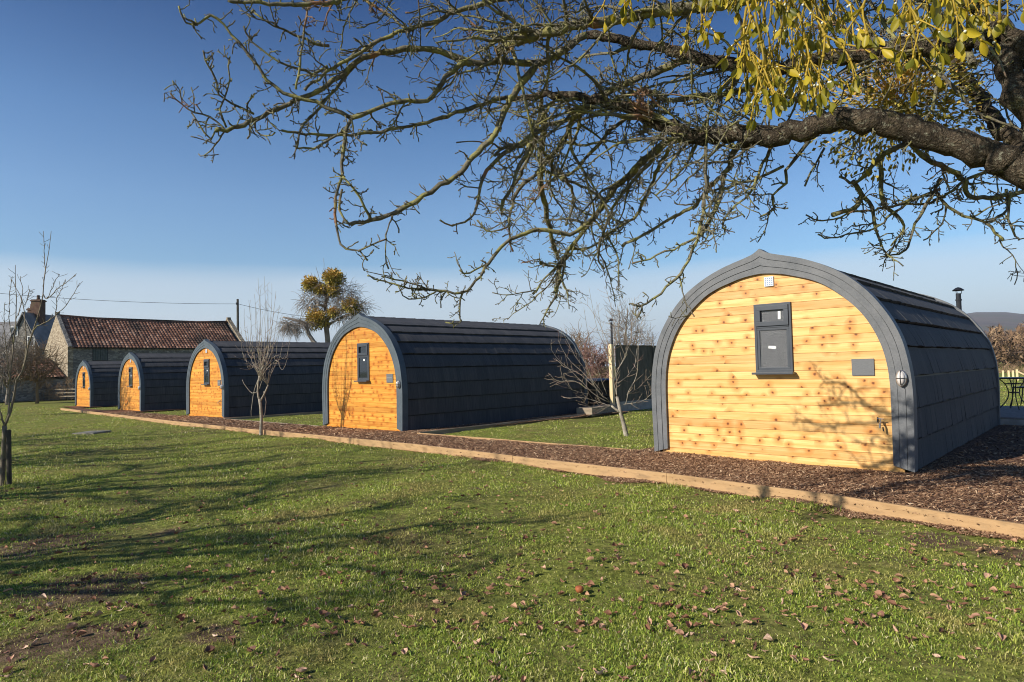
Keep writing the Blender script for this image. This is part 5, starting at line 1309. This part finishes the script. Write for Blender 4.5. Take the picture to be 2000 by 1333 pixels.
# ------------------------------------------------------------------ deck and bistro set right
dk = empty('timber_deck', (-3.3, 15.72, 0)); tag(dk, 'low grey timber deck beyond the far corner of the nearest pod', 'deck')
mb = MB(); y = 0.0
while y < 3.6: mb.box((3.0, y + .07, .165), (6.0, .137, .03)); y += .142
mb.build('deck_boards', M['deck'], dk)
mb = MB(); mb.box((3.0, -.02, .075), (6.0, .03, .14)); mb.build('fascia', M['concrete'], dk)
dz = .18
def chair(x, y, rz, lab):
    c = empty('bistro_chair', (x, y, dz), rz); tag(c, lab, 'chair', 'bistro chairs on the deck')
    mb = MB(); mb.box((0, 0, .45), (.42, .42, .03)); mb.build('seat', M['black'], c, bevel=.01)
    for s_ in (-1, 1):
        mb = MB(); mb.tube([(.19 * s_, -.19, .44), (.20 * s_, -.22, .2), (.22 * s_, -.27, 0)], .012, 7); mb.build('leg', M['black'], c)
        mb = MB(); mb.tube([(.19 * s_, .27, 0), (.19 * s_, .20, .25), (.19 * s_, .19, .45), (.19 * s_, .23, .88)], .012, 7); mb.build('leg', M['black'], c)
    mb = MB(); mb.box((0, .215, .76), (.38, .02, .22)); mb.build('backrest', M['black'], c, bevel=.008)
    mb = MB()
    for s_ in (-1, 1): mb.tube([(.2 * s_, .21, .66), (.23 * s_, 0, .67), (.22 * s_, -.18, .64), (.2 * s_, -.19, .45)], .011, 6)
    mb.build('armrest', M['black'], c); return c
tq = at(1979, 741, 14.6); tb = empty('bistro_table', (tq[0], tq[1], dz)); tag(tb, 'round black metal bistro table on the deck', 'table')
hT = .71
mb = MB(); mb.lathe([(.001, hT), (.36, hT), (.365, hT - .012), (.36, hT - .03), (.001, hT - .03)], n=32); mb.build('table_top', M['black'], tb)
for k in range(4):
    a = k * PI / 2 + .4; c_, s_ = math.cos(a), math.sin(a); mb = MB()
    mb.tube(sm(np.array([(c_ * .26, s_ * .26, hT - .03), (c_ * .15, s_ * .15, hT - .16), (c_ * .10, s_ * .10, .38), (c_ * .14, s_ * .14, .2), (c_ * .30, s_ * .30, 0)]), 14), .011, 7); mb.build('leg', M['black'], tb)
mb = MB(); mb.lathe([(.095, .36), (.105, .36), (.105, .38), (.095, .38)], n=18); mb.lathe([(.14, hT - .15), (.15, hT - .15), (.15, hT - .13), (.14, hT - .13)], n=18); mb.build('ring', M['black'], tb)
q = at(1996, 780, 15.3); chair(q[0] + .10, q[1] + .1, -1.9, 'black metal armchair on the deck at the right edge, beside the round table')
# picket posts far right
for k, (px, d_) in enumerate([(1959, 44), (1970, 42), (1978.5, 40), (1986.5, 38)]):
    q = at(px, 725, d_); zt = at(px, 724 + (k == 3) * -2, d_)[2]; mb = MB(); mb.box((0, 0, (zt + .1) / 2), (.11, .11, zt + .1)); o = mb.build('fence_post', M['post_pale']); o.location = (q[0], q[1], -.1)
    tag(o, ['pale wooden fence post at the far right, leftmost of four', 'pale wooden fence post, second from the left of the four far ones', 'pale wooden fence post, third from the left of the four far ones', 'pale wooden fence post with a slanting brace, rightmost of the far four'][k], 'post', 'pale fence posts beyond the deck')
    if k == 3:
        q2 = at(2010, 742, 37); mb2 = MB(); mb2.bar((0, 0, zt), (q2[0] - q[0], q2[1] - q[1], .3), .06); o2 = mb2.build('brace', M['post_pale'], o)
hedge('hedge', 1900, 2060, 732, 752, 60, 60, 500, 'fartwig_brown', 'low brown hedge beyond the deck at the far right', .03, .8, 2)

# ------------------------------------------------------------------ bare orchard trees behind the viewer (they shade the lawn)
def orchard(x, y, hgt, seed, lab, rs_=1.0):
    st0 = np.random.default_rng(seed); tk, cr = MB(), MB(); b0 = np.array([x, y, -.1])
    tk.tube(wob(polyline([b0, b0 + [0.05, 0, .8], b0 + [.1, .05, 1.5]], 6), .02), [.24, .19, .17, .16, .16, .15], 9)
    for k in range(10):
        a = k * 2.4 + st0.uniform(0, .5); s = b0 + [.1, .05, 1.2 + .045 * k]; R = hgt * st0.uniform(.36, .56) * rs_
        e = np.array([x + math.cos(a) * R, y + math.sin(a) * R, hgt * st0.uniform(.55, .98)]); md = (s + e) / 2 + [0, 0, .35]
        Q = wob(polyline([s, md, e], 12), .05); tk.tube(Q, list(np.linspace(.060, .016, 12)), 7)
        for i in range(3, 12):
            for _ in range(3):
                d = Q[i] - Q[i - 1]; d = d / np.linalg.norm(d) + st0.normal(0, .7, 3); P = [Q[i]]
                L = st0.uniform(.3, 1.1)
                for _ in range(5): d = d / np.linalg.norm(d) + st0.normal(0, .25, 3); P.append(P[-1] + d / np.linalg.norm(d) * L / 5)
                cr.tube(P, list(np.linspace(.018, .006, 6)), 4, False)
                for j in (2, 3, 4):
                    d2 = st0.normal(0, 1, 3); P2 = [P[j]]
                    for _ in range(3): d2 = d2 / np.linalg.norm(d2) + st0.normal(0, .3, 3); P2.append(P2[-1] + d2 / np.linalg.norm(d2) * .1)
                    cr.tube(P2, [.009, .007, .006, .004], 3, False)
    finish_tree('orchard_tree', tuple(b0), [(tk, 'trunk', M['bark']), (cr, 'crown', M['fartwig'])], lab)
orchard(-7.9, -3.7, 5.4, 1, 'bare orchard tree standing behind the viewpoint, nearest to the camera', .95)
orchard(-11.6, -2.9, 5.2, 2, 'bare orchard tree just left of the viewpoint, shading the lawn', .8)
orchard(-16.3, -3.2, 5.4, 3, 'bare orchard tree farther left of the viewpoint', .95)
orchard(-21.5, -3.0, 5.3, 4, 'bare orchard tree farthest left of the viewpoint')

# ------------------------------------------------------------------ light, sky, camera
AZ, EL = math.radians(16), math.radians(28)
sv = Vector((-math.sin(AZ) * math.cos(EL), -math.cos(AZ) * math.cos(EL), math.sin(EL)))
sl = bpy.data.lights.new('sun', 'SUN'); sl.energy = 5.0; sl.angle = math.radians(.53); sl.color = (1.0, .93, .82)
so = bpy.data.objects.new('sun', sl); C.objects.link(so); so.rotation_euler = sv.to_track_quat('Z', 'Y').to_euler()
w = bpy.data.worlds.new('World'); sc.world = w; w.use_nodes = True; nt = w.node_tree; bg = nt.nodes['Background']
sky = nt.nodes.new('ShaderNodeTexSky'); sky.sky_type = 'NISHITA'; sky.sun_disc = False; sky.sun_elevation = EL
sky.sun_rotation = math.atan2(sv.x, sv.y)
sky.air_density = 1.0; sky.dust_density = 0.3; sky.ozone_density = 3.0
tc = nt.nodes.new('ShaderNodeTexCoord'); sp = nt.nodes.new('ShaderNodeSeparateXYZ'); nt.links.new(tc.outputs['Generated'], sp.inputs[0])
mp = nt.nodes.new('ShaderNodeMapping'); mp.inputs['Scale'].default_value = (1.2, 1.2, 9); nt.links.new(tc.outputs['Generated'], mp.inputs[0])
nz = nt.nodes.new('ShaderNodeTexNoise'); nz.inputs['Scale'].default_value = 1.6; nz.inputs['Detail'].default_value = 4; nt.links.new(mp.outputs[0], nz.inputs['Vector'])
ma = nt.nodes.new('ShaderNodeMath'); ma.operation = 'MULTIPLY_ADD'; nt.links.new(nz.outputs[0], ma.inputs[0]); ma.inputs[1].default_value = .05; nt.links.new(sp.outputs[2], ma.inputs[2])
hz = ramp(nt, ma.outputs[0], [(0.0, .85), (.10, .68), (.150, .5), (.178, .0)])
skc = mix(nt, 1.0, sky.outputs[0], (0.84, 1.02, 1.16), 'MULTIPLY')
skc = mix(nt, 1.0, skc, ramp(nt, sp.outputs[2], [(0.14, (1.0, 1.0, .96)), (0.24, (.98, .98, .98)), (0.34, (.70, .82, .90)), (0.50, (.09, .31, .53))]), 'MULTIPLY')
mx = mix(nt, hz, skc, (6.1, 6.55, 7.1))
nt.links.new(mx, bg.inputs[0]); bg.inputs[1].default_value = .098
hb = MB(); hb.box((0, 0, 148.0), (17500, 17500, 303.0))
m, nt2, b2 = mat('haze_air'); nt2.nodes.remove(b2); pv = nt2.nodes.new('ShaderNodeVolumePrincipled'); pv.inputs['Density'].default_value = 0.00015
pv.inputs['Color'].default_value = (.78, .88, 1.0, 1); pv.inputs['Anisotropy'].default_value = .2; nt2.links.new(pv.outputs[0], nt2.nodes['Material Output'].inputs['Volume'])
o = hb.build('haze', m); tag(o, 'thin pale blue haze in the air over the whole place', 'haze', kind='stuff')
cam = bpy.data.cameras.new('camera'); co = bpy.data.objects.new('camera', cam); C.objects.link(co)
cam.sensor_width = 36; cam.lens = F / 2000 * 36; cam.clip_start = .05; cam.clip_end = 20000
Rm = Matrix([[camR[i], camU[i], -camF[i]] for i in range(3)]); co.matrix_world = Matrix.Translation((0, 0, H)) @ Rm.to_4x4()
sc.camera = co
sc.view_settings.view_transform = 'Standard'; sc.view_settings.look = 'None'; sc.view_settings.gamma = 1; sc.view_settings.exposure = 0.38
sc.render.resolution_x = 1024; sc.render.resolution_y = 682
sc.cycles.use_denoising = True; sc.cycles.filter_width = 1.05
